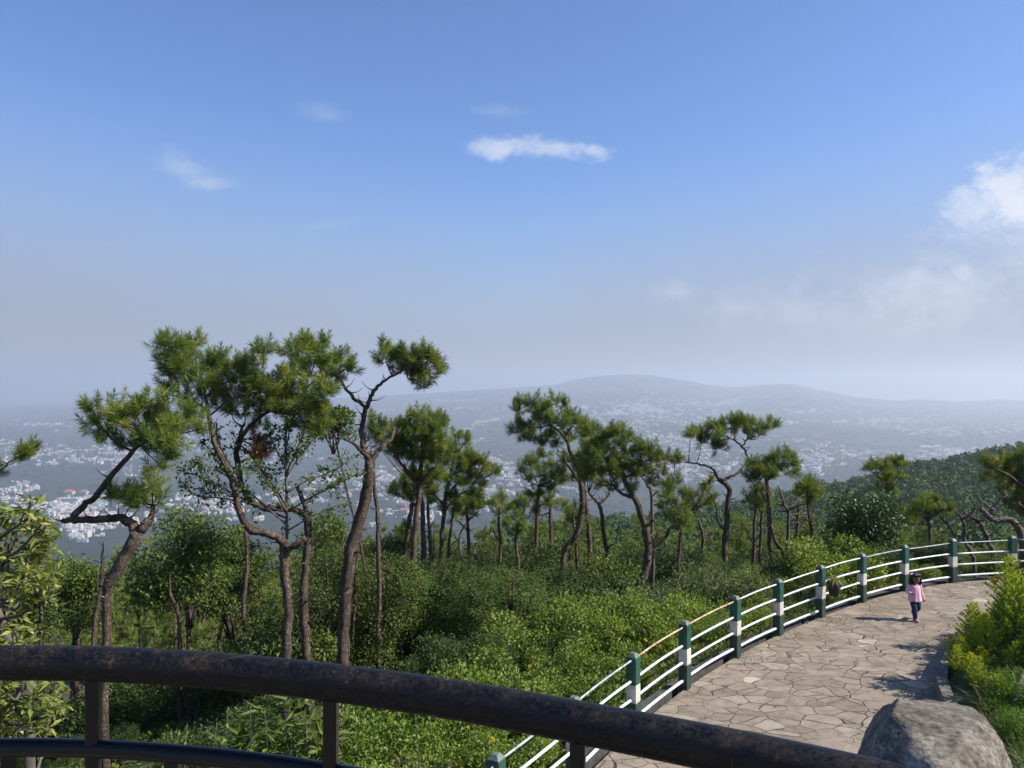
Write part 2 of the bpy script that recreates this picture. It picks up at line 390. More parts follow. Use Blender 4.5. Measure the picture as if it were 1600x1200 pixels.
def terrain():
    az = np.concatenate([np.linspace(-180, -50, 40, endpoint=False), np.linspace(-50, 50, 330, endpoint=False), np.linspace(50, 180, 40, endpoint=False)])
    az = np.radians(az); na = len(az)
    def sheet(name, rr, mat, label, center):
        rr = np.asarray(rr)
        X = np.sin(az)[None] * rr[:, None]; Yy = np.cos(az)[None] * rr[:, None]
        Z = H(X, Yy)
        V = np.stack([X, Yy, Z], -1).reshape(-1, 3)
        n = len(rr); i0 = np.arange(n - 1)[:, None] * na; j = np.arange(na)[None]; j2 = (j + 1) % na
        q = np.stack([i0 + j2, i0 + j, i0 + na + j, i0 + na + j2], -1).reshape(-1, 4)
        mb = MB(); fs = [q]
        if center: fs.append(np.arange(na)[None][:, ::-1])
        mb.add(V, fs, 0, .5, True)
        tag(mb.obj(name, mat), label, kind='structure')
    sheet('ground', np.concatenate([[1.0], np.geomspace(1.6, 900, 190)]), M['soil'], 'wooded hillside falling away from the path', True)
    sheet('valley', np.geomspace(900, 22500, 200), M['valley'], 'broad hazy valley with ridges on the far side', False)
terrain()

# ------------------------------------------------------------------ paved path, kerb, platform
def paving_mat():
    m, nt, b, N, L = new_mat('crazy_paving')
    tc = N('ShaderNodeTexCoord')
    n = N('ShaderNodeTexNoise'); n.inputs['Scale'].default_value = 1.6; n.inputs['Detail'].default_value = 4; L(tc.outputs['Object'], n.inputs['Vector'])
    mv = N('ShaderNodeMixRGB'); mv.blend_type = 'LINEAR_LIGHT'; mv.inputs[0].default_value = .13; L(tc.outputs['Object'], mv.inputs[1]); L(n.outputs['Color'], mv.inputs[2])
    mp = N('ShaderNodeMapping'); mp.inputs['Scale'].default_value = (2.75, 3.7, 0); mp.inputs['Rotation'].default_value = (0, 0, .5); L(mv.outputs[0], mp.inputs[0])
    ve = N('ShaderNodeTexVoronoi'); ve.feature = 'DISTANCE_TO_EDGE'; ve.inputs['Scale'].default_value = 1; L(mp.outputs[0], ve.inputs['Vector'])
    vc = N('ShaderNodeTexVoronoi'); vc.inputs['Scale'].default_value = 1; L(mp.outputs[0], vc.inputs['Vector'])
    sep = N('ShaderNodeSeparateColor'); L(vc.outputs['Color'], sep.inputs[0])
    cell = ramp(nt, [(0, (.20, .163, .123)), (.3, (.235, .193, .147)), (.8, (.262, .216, .166)), (.97, (.29, .243, .19)), (1, (.40, .345, .275))]); L(sep.outputs[0], cell.inputs[0])
    n2 = N('ShaderNodeTexNoise'); n2.inputs['Scale'].default_value = 5; n2.inputs['Detail'].default_value = 10; n2.inputs['Roughness'].default_value = .72; L(tc.outputs['Object'], n2.inputs['Vector'])
    r2 = ramp(nt, [(.28, (.55, .53, .50)), (.5, (1, .99, .97)), (.72, (1.32, 1.3, 1.26))]); L(n2.outputs[0], r2.inputs[0])
    mu = N('ShaderNodeMixRGB'); mu.blend_type = 'MULTIPLY'; mu.inputs[0].default_value = 1; L(cell.outputs[0], mu.inputs[1]); L(r2.outputs[0], mu.inputs[2])
    # joints of changing width
    n3 = N('ShaderNodeTexNoise'); n3.inputs['Scale'].default_value = 1.3; n3.inputs['Detail'].default_value = 3; L(tc.outputs['Object'], n3.inputs['Vector'])
    w = N('ShaderNodeMapRange'); L(n3.outputs[0], w.inputs[0]); w.inputs[1].default_value = .35; w.inputs[2].default_value = .68; w.inputs[3].default_value = .004; w.inputs[4].default_value = .040
    dv = N('ShaderNodeMath'); dv.operation = 'DIVIDE'; L(ve.outputs['Distance'], dv.inputs[0]); L(w.outputs[0], dv.inputs[1])
    jr = ramp(nt, [(.25, (1, 1, 1)), (1.0, (0, 0, 0))]); L(dv.outputs[0], jr.inputs[0])
    mj = N('ShaderNodeMixRGB'); L(jr.outputs[0], mj.inputs[0]); L(mu.outputs[0], mj.inputs[1]); mj.inputs[2].default_value = (.128, .104, .078, 1)
    # moss and dirt patches
    n4 = N('ShaderNodeTexNoise'); n4.inputs['Scale'].default_value = .8; n4.inputs['Detail'].default_value = 7; L(tc.outputs['Object'], n4.inputs['Vector'])
    r4 = ramp(nt, [(.60, (0, 0, 0)), (.72, (.55, .55, .55))]); L(n4.outputs[0], r4.inputs[0])
    mm = N('ShaderNodeMixRGB'); L(r4.outputs[0], mm.inputs[0]); L(mj.outputs[0], mm.inputs[1]); mm.inputs[2].default_value = (.14, .115, .06, 1)
    L(mm.outputs[0], b.inputs['Base Color']); b.inputs['Roughness'].default_value = .88; b.inputs['Specular IOR Level'].default_value = .2
    hgt = N('ShaderNodeMath'); hgt.operation = 'MULTIPLY_ADD'; L(n2.outputs[0], hgt.inputs[0]); hgt.inputs[1].default_value = .25
    inv = N('ShaderNodeMath'); inv.operation = 'SUBTRACT'; inv.inputs[0].default_value = 1; L(jr.outputs[0], inv.inputs[1])
    hc = N('ShaderNodeMath'); hc.operation = 'MULTIPLY_ADD'; L(sep.outputs[1], hc.inputs[0]); hc.inputs[1].default_value = .35; L(inv.outputs[0], hc.inputs[2])
    L(hc.outputs[0], hgt.inputs[2])
    bp = N('ShaderNodeBump'); bp.inputs['Strength'].default_value = 1; bp.inputs['Distance'].default_value = .022; L(hgt.outputs[0], bp.inputs['Height']); L(bp.outputs[0], b.inputs['Normal'])
    return m
M['paving'] = paving_mat()
M['concrete'] = noisy_mat('weathered_concrete', [(.3, (.10, .09, .075)), (.5, (.20, .18, .15)), (.7, (.33, .30, .26))], 6, 9, .9, .5, .015)
M['bed_wall'] = noisy_mat('bed_wall_stone', [(.3, (.08, .072, .06)), (.6, (.18, .165, .14)), (.75, (.42, .40, .36))], 9, 9, .9, .5, .02)

BED = catmull([(4.9, 6.5), (5.55, 9.5), (6.36, 11.9), (7.0, 12.95), (7.95, 14.2), (9.25, 15.5), (11.0, 16.4), (13.2, 16.6), (15.5, 15.8), (19, 13), (24, 7), (30, -4)], 4)

def offset_line(line, d):
    t = unit(np.gradient(line, axis=0)); n = np.stack([t[:, 1], -t[:, 0]], -1)   # to the right of travel
    return line + n * d

def make_path():
    bm = bmesh.new()
    vs = [bm.verts.new((x, y, PATH_Z)) for x, y in np.vstack([offset_line(FLINE, .02), [(34, -10)]])]
    f = bm.faces.new(vs); bmesh.ops.triangulate(bm, faces=[f])
    bm.normal_update()
    for q in bm.faces:
        if q.normal.z < 0: q.normal_flip()
    me = bpy.data.meshes.new('path'); bm.to_mesh(me); bm.free(); me.materials.append(M['paving'])
    o = bpy.data.objects.new('path', me); COL.objects.link(o); tag(o, 'crazy paved stone path curving along the fence', kind='structure')
make_path()

def strip_solid(mb, line, d0, d1, z0, z1, mat=0, wob=0):
    a = offset_line(line, d0); b = offset_line(line, d1); n = len(line)
    def lay(p, z): return np.column_stack([p, np.full(n, z) + (RNG.uniform(-wob, wob, n) if wob else 0)])
    V = np.vstack([lay(a, z0), lay(a, z1), lay(b, z1), lay(b, z0)])
    i = np.arange(n - 1); q = []
    for k in range(4):
        k2 = (k + 1) % 4
        q.append(np.stack([k * n + i, k * n + i + 1, k2 * n + i + 1, k2 * n + i], -1))
    q.append(np.array([[0, n, 2 * n, 3 * n], [n - 1, 4 * n - 1, 3 * n - 1, 2 * n - 1]]))
    mb.add(V, q, mat)

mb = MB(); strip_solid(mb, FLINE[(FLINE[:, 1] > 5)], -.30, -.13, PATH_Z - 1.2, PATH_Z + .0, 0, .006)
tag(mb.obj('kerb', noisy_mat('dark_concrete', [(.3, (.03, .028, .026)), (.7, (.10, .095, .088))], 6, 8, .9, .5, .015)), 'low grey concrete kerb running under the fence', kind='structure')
mb = MB(); strip_solid(mb, BED, .02, .17, PATH_Z - .4, PATH_Z + .27, 0, .01)
tag(mb.obj('retaining_wall', M['bed_wall']), 'low stone edging wall of the flower bed beside the path', 'wall')
# raised soil of the bed
def bed_soil():
    mb = MB(); n = len(BED); rows = []
    for d, z in [(.2, .2), (.8, .3), (2.5, .55), (6, 1.0), (9, 1.1)]:
        o = BED.copy(); o = offset_line(BED, d) if d < 3 else BED + np.array((d * .85, -d * .5))
        rows.append(np.column_stack([o, PATH_Z + z + RNG.uniform(-.03, .03, n)]))
    V = np.vstack(rows); i = np.arange(n - 1); q = [np.stack([k * n + i, k * n + i + 1, (k + 1) * n + i + 1, (k + 1) * n + i], -1) for k in range(4)]
    mb.add(V, q, 0, .5, True); tag(mb.obj('soil', M['soil']), 'raised soil of the flower bed', kind='structure')
bed_soil()

# round viewing platform that carries the dark railing
mb = MB()
a = np.linspace(0, 2 * math.pi, 64, endpoint=False); cx, cyy, rr = -1.15, -1.25, 3.16
ring = np.column_stack([cx + rr * np.cos(a), cyy + rr * np.sin(a)])
V = np.vstack([np.column_stack([ring, np.full(64, -5.6)]), np.column_stack([ring, np.full(64, -1.6)])])
i = np.arange(64); i2 = (i + 1) % 64
mb.add(V, [np.stack([i, i2, 64 + i2, 64 + i], -1), (64 + np.arange(64))[None]], 0)
tag(mb.obj('viewing_platform', M['concrete']), 'round concrete viewing platform under the dark railing', kind='structure')

# ------------------------------------------------------------------ dark curved railing (foreground)
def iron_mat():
    m, nt, b, N, L = new_mat('rusty_black_iron_shaded')
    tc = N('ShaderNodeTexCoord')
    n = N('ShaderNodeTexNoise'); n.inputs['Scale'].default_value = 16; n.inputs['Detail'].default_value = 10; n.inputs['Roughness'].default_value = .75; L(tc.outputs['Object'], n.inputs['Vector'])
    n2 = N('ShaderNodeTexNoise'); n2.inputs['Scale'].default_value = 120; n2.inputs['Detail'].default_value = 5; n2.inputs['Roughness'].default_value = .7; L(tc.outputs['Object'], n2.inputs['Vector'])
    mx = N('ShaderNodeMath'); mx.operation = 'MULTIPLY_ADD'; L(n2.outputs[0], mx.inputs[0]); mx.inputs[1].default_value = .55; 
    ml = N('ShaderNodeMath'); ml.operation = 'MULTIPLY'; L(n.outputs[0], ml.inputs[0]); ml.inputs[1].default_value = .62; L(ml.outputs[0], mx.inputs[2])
    r = ramp(nt, [(.53, (.0025, .0022, .0025)), (.62, (.006, .0045, .0045)), (.68, (.024, .014, .011)), (.74, (.085, .042, .028)), (.80, (.20, .16, .135))]); L(mx.outputs[0], r.inputs[0]); L(r.outputs[0], b.inputs['Base Color'])  # dark paint and rust, base pushed near black in place of shade on the rail
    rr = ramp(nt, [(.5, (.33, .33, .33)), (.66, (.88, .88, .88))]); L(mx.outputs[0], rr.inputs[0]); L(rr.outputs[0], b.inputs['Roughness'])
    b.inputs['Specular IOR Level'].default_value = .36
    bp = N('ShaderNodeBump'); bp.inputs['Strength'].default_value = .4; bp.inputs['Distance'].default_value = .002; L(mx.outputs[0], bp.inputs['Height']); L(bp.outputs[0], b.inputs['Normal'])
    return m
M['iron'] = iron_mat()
M['iron_paint'] = noisy_mat('black_gloss_paint_shaded', [(.4, (.004, .004, .005)), (.7, (.010, .008, .008)), (.8, (.04, .025, .018))], 30, 8, .28, .2, .002, spec=.35)  # black paint, its base darkened further to stand in for shade on the railing

RAIL = catmull(np.array([(-3.1, .55), (-2.75, 1.05), (-2.25, 1.48), (-1.7, 1.73), (-1.168, 1.81), (-.684, 1.767), (-.21, 1.634), (.189, 1.463), (.52, 1.295), (.86, 1.08), (1.1, .90)]), 8)
def make_railing():
    root = empty('railing', (-.68, 1.77, -1.6), 'dark rusty curved pipe railing across the foreground', 'railing')
    off = (-.68, 1.77, -1.6)
    mb = MB(); ln = RAIL[:-1]
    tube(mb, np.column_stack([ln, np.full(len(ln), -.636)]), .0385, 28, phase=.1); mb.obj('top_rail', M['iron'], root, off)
    for z, r in ((-.829, .0205), (-1.35, .0205)):
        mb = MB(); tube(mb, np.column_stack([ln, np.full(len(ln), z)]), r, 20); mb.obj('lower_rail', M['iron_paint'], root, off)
    # posts at measured picture columns on the rail line, carried on by even steps
    seg = np.concatenate([[0], np.cumsum(np.linalg.norm(np.diff(ln, axis=0), axis=1))])
    uu = 800 + F * ln[:, 0] / np.maximum(ln[:, 1], .2)
    s_of = lambda u: np.interp(u, uu, seg)
    posts = [s_of(146), s_of(517), s_of(903)]; step = posts[1] - posts[0]
    posts = [posts[0] - 2 * step, posts[0] - step] + posts
    at = lambda s: (np.interp(s, seg, ln[:, 0]), np.interp(s, seg, ln[:, 1]))
    tg = unit(np.gradient(ln, axis=0))
    for s in posts:
        x, y = at(s); k = np.argmin(abs(seg - s)); rz = math.atan2(tg[k][1], tg[k][0]) + .25
        mb = MB(); box(mb, (x, y, -1.115), (.029, .029, .96), 0, rz); 
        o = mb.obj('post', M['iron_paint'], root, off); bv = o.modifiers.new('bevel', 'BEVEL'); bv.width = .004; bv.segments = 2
    gaps = sorted(posts)
    for k in range(len(posts) * 3 - 2):
        s = posts[0] + step * k / 3
        if min(abs(s - p) for p in posts) < .05 or s > seg[-1] - .03: continue
        x, y = at(s); kk = np.argmin(abs(seg - s)); rz = math.atan2(tg[kk][1], tg[kk][0]) + .25
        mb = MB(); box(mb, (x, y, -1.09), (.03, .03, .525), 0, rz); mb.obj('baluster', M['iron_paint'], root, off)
make_railing()

# ------------------------------------------------------------------ boulder on its stone pier at the end of the railing
def stone_mat():
    m, nt, b, N, L = new_mat('boulder_stone')
    tc = N('ShaderNodeTexCoord'); mp = N('ShaderNodeMapping'); mp.inputs['Rotation'].default_value = (.4, .9, .3); mp.inputs['Scale'].default_value = (1, 1, 2.4); L(tc.outputs['Object'], mp.inputs[0])
    n = N('ShaderNodeTexNoise'); n.inputs['Scale'].default_value = 9; n.inputs['Detail'].default_value = 12; n.inputs['Roughness'].default_value = .72; n.inputs['Distortion'].default_value = .6; L(mp.outputs[0], n.inputs['Vector'])
    n2 = N('ShaderNodeTexNoise'); n2.inputs['Scale'].default_value = 90; n2.inputs['Detail'].default_value = 6; L(mp.outputs[0], n2.inputs['Vector'])
    r = ramp(nt, [(.3, (.05, .043, .034)), (.45, (.14, .122, .098)), (.58, (.25, .226, .19)), (.72, (.52, .49, .43))]); L(n.outputs[0], r.inputs[0])
    r2 = ramp(nt, [(.3, (.42, .40, .37)), (.7, (1.4, 1.37, 1.32))]); L(n2.outputs[0], r2.inputs[0])
    mu = N('ShaderNodeMixRGB'); mu.blend_type = 'MULTIPLY'; mu.inputs[0].default_value = 1; L(r.outputs[0], mu.inputs[1]); L(r2.outputs[0], mu.inputs[2])
    n3 = N('ShaderNodeTexNoise'); n3.inputs['Scale'].default_value = 4.5; n3.inputs['Detail'].default_value = 5; L(tc.outputs['Object'], n3.inputs['Vector'])
    r3 = ramp(nt, [(.52, (0, 0, 0)), (.66, (.6, .6, .6))]); L(n3.outputs[0], r3.inputs[0])
    mx = N('ShaderNodeMixRGB'); L(r3.outputs[0], mx.inputs[0]); L(mu.outputs[0], mx.inputs[1]); mx.inputs[2].default_value = (.10, .085, .05, 1)
    L(mx.outputs[0], b.inputs['Base Color']); b.inputs['Roughness'].default_value = .85; b.inputs['Specular IOR Level'].default_value = .25
    ad = N('ShaderNodeMath'); ad.operation = 'MULTIPLY_ADD'; L(n2.outputs[0], ad.inputs[0]); ad.inputs[1].default_value = .3; L(n.outputs[0], ad.inputs[2])
    bp = N('ShaderNodeBump'); bp.inputs['Strength'].default_value = 1; bp.inputs['Distance'].default_value = .008; L(ad.outputs[0], bp.inputs['Height']); L(bp.outputs[0], b.inputs['Normal'])
    return m
M['stone'] = stone_mat()
def make_rock():
    bm = bmesh.new()
    pts = [P(1402, 1088, 1.47), P(1455, 1096, 1.53), P(1512, 1103, 1.52), P(1395, 1114, 1.36), P(1450, 1134, 1.30), P(1508, 1143, 1.28), P(1540, 1122, 1.40), P(1561, 1148, 1.36), P(1578, 1185, 1.34), P(1560, 1190, 1.24),
           P(1380, 1103, 1.58), P(1357, 1131, 1.60), P(1345, 1165, 1.58), P(1331, 1200, 1.54), P(1348, 1200, 1.315), P(1371, 1160, 1.335), P(1386, 1134, 1.35), P(1590, 1260, 1.34), P(1590, 1290, 1.22), P(1325, 1290, 1.30), P(1325, 1290, 1.48), P(1560, 1290, 1.6), P(1380, 1290, 1.62), P(1450, 1290, 1.12), P(1545, 1230, 1.6), P(1470, 1215, 1.17)]
    for p in pts: bm.verts.new(p)
    bmesh.ops.convex_hull(bm, input=bm.verts)
    for v in [v for v in bm.verts if not v.link_faces]: bm.verts.remove(v)
    bmesh.ops.bevel(bm, geom=list(bm.edges) + list(bm.verts), offset=.003, segments=1, affect='EDGES', profile=.6)
    bmesh.ops.triangulate(bm, faces=bm.faces)
    for _ in range(4):
        lo = [e for e in bm.edges if e.calc_length() > .009]
        if not lo: break
        bmesh.ops.subdivide_edges(bm, edges=lo, cuts=1); bmesh.ops.triangulate(bm, faces=bm.faces)
    bmesh.ops.smooth_vert(bm, verts=bm.verts, factor=.25, use_axis_x=True, use_axis_y=True, use_axis_z=True)
    bm.normal_update()
    c = np.array((.76, 1.38, -.72))
    for v in bm.verts:
        q = v.co
        d = mnoise.fractal(q * 9, 1, 2, 4) * .006 + mnoise.fractal(q * 38, 1, 2, 3) * .0022
        rdg = mnoise.noise(Vector((q.x * 16, q.y * 16, q.z * 60)))
        d -= .005 * max(0, rdg - .3)
        v.co += v.normal * d
    me = bpy.data.meshes.new('boulder')
    for v in bm.verts: v.co -= Vector(c)
    bm.to_mesh(me); bm.free()
    for p in me.polygons: p.use_smooth = True
    me.materials.append(M['stone'])
    o = bpy.data.objects.new('boulder', me); o.location = c; COL.objects.link(o)
    tag(o, 'weathered grey brown boulder at the right end of the dark railing', 'rock')
    mb = MB(); box(mb, (.76, 1.40, -1.67), (.40, .40, 1.86), 0, .2)
    p = mb.obj('pier', M['concrete']); tag(p, 'rough concrete pier carrying the boulder', 'pier')
    bv = p.modifiers.new('bevel', 'BEVEL'); bv.width = .02; bv.segments = 3
make_rock()

# ------------------------------------------------------------------ green and white post-and-rail fence
def paint(name, c, scale=9, dirt=(.10, .085, .06), amt=.62):
    d = tuple(np.array(c) * .75)
    return noisy_mat(name, [(.28, dirt), (.40, d), (amt, c)], scale, 9, .55, .25, .004, spec=.4)
M['paint_green'] = paint('green_paint', (.022, .085, .060), dirt=(.03, .04, .03))
M['paint_dark'] = paint('dark_green_paint', (.030, .062, .045), dirt=(.035, .035, .028))
M['paint_white'] = paint('white_paint', (.60, .57, .50), dirt=(.25, .22, .17))
M['paint_cap'] = paint('worn_cap_paint', (.16, .19, .15), dirt=(.09, .075, .05))
M['rail_white'] = paint('white_pipe_paint', (.82, .82, .80), 7, (.4, .34, .27))
M['rail_rust'] = noisy_mat('rusty_cream_pipe', [(.35, (.30, .17, .09)), (.55, (.55, .42, .27)), (.7, (.7, .6, .45))], 9, 8, .6, .2, .003)
M['rail_grey'] = noisy_mat('bare_grey_pipe', [(.35, (.22, .23, .24)), (.65, (.5, .52, .54))], 9, 8, .42, .1, .002, spec=.5)
def make_fence():
    root = empty('fence', (6.3, 16.2, PATH_Z), 'green and white concrete post fence with white pipe rails along the path', 'fence')
    off = (6.3, 16.2, PATH_Z)
    pts = np.vstack([[(-.75, 6.5)], FENCE])
    tg = unit(np.gradient(pts, axis=0))
    for k, (x, y) in enumerate(pts):
        rz = math.atan2(tg[k][1], tg[k][0]) + RNG.uniform(-.04, .04)
        mb = MB(); w = .148
        box(mb, (x, y, PATH_Z + .155), (w + .002, w + .002, .45), 1, rz)          # dark lower band
        box(mb, (x, y, PATH_Z + .505), (w, w, .25), 2, rz)                        # white band
        box(mb, (x, y, PATH_Z + .815), (w + .002, w + .002, .37), 0, rz)          # green upper band
        box(mb, (x, y, PATH_Z + 1.0275), (w + .002, w + .002, .055), 3, rz, taper=.45)
        o = mb.obj('post', [M['paint_green'], M['paint_dark'], M['paint_white'], M['paint_cap']], root, off)
        bv = o.modifiers.new('bevel', 'BEVEL'); bv.width = .009; bv.segments = 2
        o.rotation_euler = (0, 0, 0)
    for k in range(len(pts) - 1):
        a, b = pts[k], pts[k + 1]
        d = (b - a) / np.linalg.norm(b - a)
        a2 = a + d * .055; b2 = b - d * .055
        for q, (z, r) in enumerate(((.955, .0130), (.69, .0180), (.425, .0190), (.145, .0225))):
            t = np.linspace(0, 1, 7)[:, None]
            n = np.array((-d[1], d[0]))
            bow = (np.sin(t * math.pi) * .03)
            ln = a2 * (1 - t) + b2 * t + n * bow * (1 if k > 1 else .3)
            z_ = PATH_Z + z + RNG.uniform(-.012, .012) + np.sin(t[:, 0] * math.pi) * RNG.uniform(-.015, .004)
            mb = MB(); tube(mb, np.column_stack([ln, z_]), r, 10)
            m = M['rail_white']
            if q == 0: m = M['rail_rust'] if k in (3, 4) else (M['rail_grey'] if k not in (5, 6, 7) else M['rail_white'])
            o = mb.obj('rail', m, root, off)
            if q == 0 and k in (3, 4): o['label'] = 'rusty cream top rail'
make_fence()

# ------------------------------------------------------------------ foliage builders
def add_needles(mb, pos, axis, n=64, L=.17, w=.007, shoot=.16, mat=0, droop=.22):
    """brush of long needles round every shoot (pos, axis arrays)"""
    S = len(pos); pos = np.asarray(pos); axis = unit(np.asarray(axis))
    base = np.repeat(pos, n, 0); ax = np.repeat(axis, n, 0); N = len(base)
    t = RNG.random(N) ** .8
    rd = RNG.normal(size=(N, 3)); rd -= ax * (rd * ax).sum(1)[:, None]; rd = unit(rd)
    th = np.where(t > .86, RNG.uniform(.12, .5, N), RNG.uniform(.55, 1.25, N))
    d = ax * np.cos(th)[:, None] + rd * np.sin(th)[:, None]
    ln = L * RNG.uniform(.75, 1.15, N) * (1 if np.isscalar(L) else 1)
    o = base + ax * (t * shoot)[:, None]
    d2 = d.copy(); d2[:, 2] -= droop * RNG.uniform(.4, 1.4, N)
    tip = o + (d * .55 + unit(d2) * .45) * ln[:, None]
    mid = o + d * (.52 * ln)[:, None]
    sd = unit(np.cross(d, RNG.normal(size=(N, 3)))) * (w * RNG.uniform(.7, 1.3, N) / 2)[:, None]
    V = np.stack([o - sd * .6, o + sd * .6, mid + sd, tip, mid - sd], 1).reshape(-1, 3)
    i = np.arange(N)[:, None] * 5
    tint = np.repeat(np.clip(np.repeat(RNG.normal(.40, .20, S), n) + RNG.normal(0, .12, N) + (t - .5) * .22, 0, 1), 5)
    mb.add(V, [i + np.array([[0, 1, 2, 4]]), i + np.array([[4, 2, 3]])], mat, tint)

def add_leaves(mb, c, out, L=.06, asp=.45, mat=0, tmean=.45, tvar=.2, up=.6, droop=.0, spread=1.0):
    """one pointed folded leaf per centre"""
    c = np.asarray(c); N = len(c)
    d = unit(out * .8 + RNG.normal(size=(N, 3)) * spread); d[:, 2] -= droop; d = unit(d)
    nr = RNG.normal(size=(N, 3)); nr[:, 2] += up * 2; nr -= d * (nr * d).sum(1)[:, None]; nr = unit(nr)
    s = np.cross(d, nr); l = (L * RNG.uniform(.6, 1.25, N))[:, None]; w = l * asp / 2
    a = c; b = c + d * l * .45 + s * w + nr * w * .35; t = c + d * l - nr * l * .12; e = c + d * l * .45 - s * w + nr * w * .35; m = c + d * l * .5
    V = np.stack([a, b, t, e, m], 1).reshape(-1, 3); i = np.arange(N)[:, None] * 5
    tint = np.repeat(np.clip(RNG.normal(tmean, tvar, N), 0, 1), 5)
    mb.add(V, [i + np.array([[0, 4, 1]]), i + np.array([[4, 2, 1]]), i + np.array([[0, 3, 4]]), i + np.array([[4, 3, 2]])], mat, tint)

def blob_points(cs, rs, n, shell=.5, squash=.8):
    cs = np.asarray(cs, float); rs = np.asarray(rs, float)
    k = RNG.choice(len(cs), n, p=rs ** 2 / (rs ** 2).sum())
    v = unit(RNG.normal(size=(n, 3))); rr = rs[k] * (shell + (1 - shell) * RNG.random(n) ** .6) * (1 + .12 * RNG.normal(size=n))
    p = v * rr[:, None]; p[:, 2] *= squash
    return cs[k] + p, v, k

def parse(s):
    return [[float(q) for q in t.split(',')] for t in s.split()]

def pine(name, label, Y, trunk, branches=(), tufts='', r=24, dens=1.0, group=None, cat='tree', needle=None, depth=.9, nn=72, wn=.0076, dry='', leafy=None, base_drop=.25, mat='bark', L=.160):
    """traced pine: trunk and limbs as tapered tubes at their own distance, crown of needle brushes round limb ends"""
    tp = parse(trunk)
    b0 = P(tp[0][0], tp[0][1], Y); gz = hz(b0[0], b0[1])
    base = np.array([b0[0], b0[1], min(gz, b0[2]) - base_drop])
    root = empty(name, base, label, cat, group)
    mb = MB(); allp = []
    def limb(pts, y0, y1, sides, first=False):
        pts = np.array(pts); n = len(pts)
        ys = np.linspace(y0, y1, n); X = np.array([P(p[0], p[1], y) for p, y in zip(pts, ys)]); w = pts[:, 2] / F * Y / 2 * .82
        if first:
            X = np.vstack([base + (0, 0, 0), X]) if X[0][2] - base[2] > .3 else X
            w = np.concatenate([[w[0] * 1.25], w]) if len(X) > n else w
        C = catmull(np.column_stack([X, w]), 5)
        C[:, :3] += RNG.normal(0, .012, (len(C), 3)) * np.linspace(1, .4, len(C))[:, None]
        tube(mb, C[:, :3], np.maximum(C[:, 3], .006), sides, 0, .5, jit=.10)
        allp.append(C)
        # snapped-off dead twigs
        for q in range(int(len(C) * .35)):
            k = RNG.integers(len(C) // 3 if first else 1, len(C) - 1); d = unit(RNG.normal(size=3)); d[2] = abs(d[2]) * .5 + .05
            l = RNG.uniform(.10, .32); o = C[k, :3]
            tube(mb, [o, o + d * (C[k, 3] + l * .5), o + d * (C[k, 3] + l) + np.array((0, 0, .25 * l))], [C[k, 3] * .32 + .004, .008, .004], 5)
    limb(tp, Y, Y + RNG.uniform(-.1, .1) * 1, 10, True)
    for br in branches:
        bp = parse(br); dy = RNG.uniform(-.5, .5)
        limb(bp, Y, Y + dy, 7)
    PT = np.vstack(allp)
    tl = [(t + [r])[:3] for t in parse(tufts)]
    cm = MB()
    def crown(tl, nd, mcol):
        for (px, py, rr) in tl:
            R_ = rr * RNG.choice([.72, .9, 1.06]) / F * Y
            c0 = P(px, py, Y); dd = np.hypot(PT[:, 0] - c0[0], PT[:, 2] - c0[2]); k = np.argmin(dd)
            dy = np.clip(RNG.normal(0, .45), -1, 1) * depth * min(1, .25 + dd[k])
            c = P(px, py, Y + dy)
            # limb to the clump
            o = PT[k, :3]; md = (o + c) / 2 + np.array((0, 0, -.12 * np.linalg.norm(c - o))) + RNG.normal(0, .03, 3)
            if np.linalg.norm(c - o) > .08: tube(mb, catmull([o, md, c], 4), np.linspace(min(.02, PT[k, 3] * .6 + .004), .006, 9), 5)
            n = max(6, int(18 * dens * (R_ / .30) ** 2))
            v = unit(RNG.normal(size=(n, 3)) + np.array((0, 0, .25)) + .35 * unit(c - o)); q = c + v * (R_ * RNG.uniform(.2, 1.0, n))[:, None] * np.array((1.1, 1.3, .68)) - np.array((0, 0, .03))
            ax = unit(v * .75 + np.array((0, 0, .75)) + RNG.normal(0, .22, (n, 3)))
            for a in range(n):
                if RNG.random() < .6: tube(mb, [c, (c + q[a]) / 2 - (0, 0, .03), q[a]], [.007, .006, .004], 4, caps=False)
            hs_ = RNG.uniform(.75, 1.3)
            add_needles(cm, q - ax * .08, ax, nn, L * hs_, wn, .20, mcol)
            m = max(2, n // 5); cq = c + np.column_stack([RNG.uniform(-.8, .8, m) * R_, RNG.uniform(-.8, .8, m) * R_, R_ * RNG.uniform(.4, .8, m)])
            for a in range(m): tube(mb, [c, (c + cq[a]) / 2, cq[a]], [.007, .006, .004], 4, caps=False)
            add_needles(cm, cq - (0, 0, .06), np.tile((0, 0, 1.), (m, 1)) + RNG.normal(0, .2, (m, 3)), nn, L * .85, wn, .20, mcol)
    crown(tl, None, 0)
    if dry: crown([(t + [r])[:3] for t in parse(dry)], None, 1)
    mb.obj('trunk', M[mat], root, base)
    if tl or dry: cm.obj('crown', [M['needles'], M['needles_dry']], root, base)
    return root

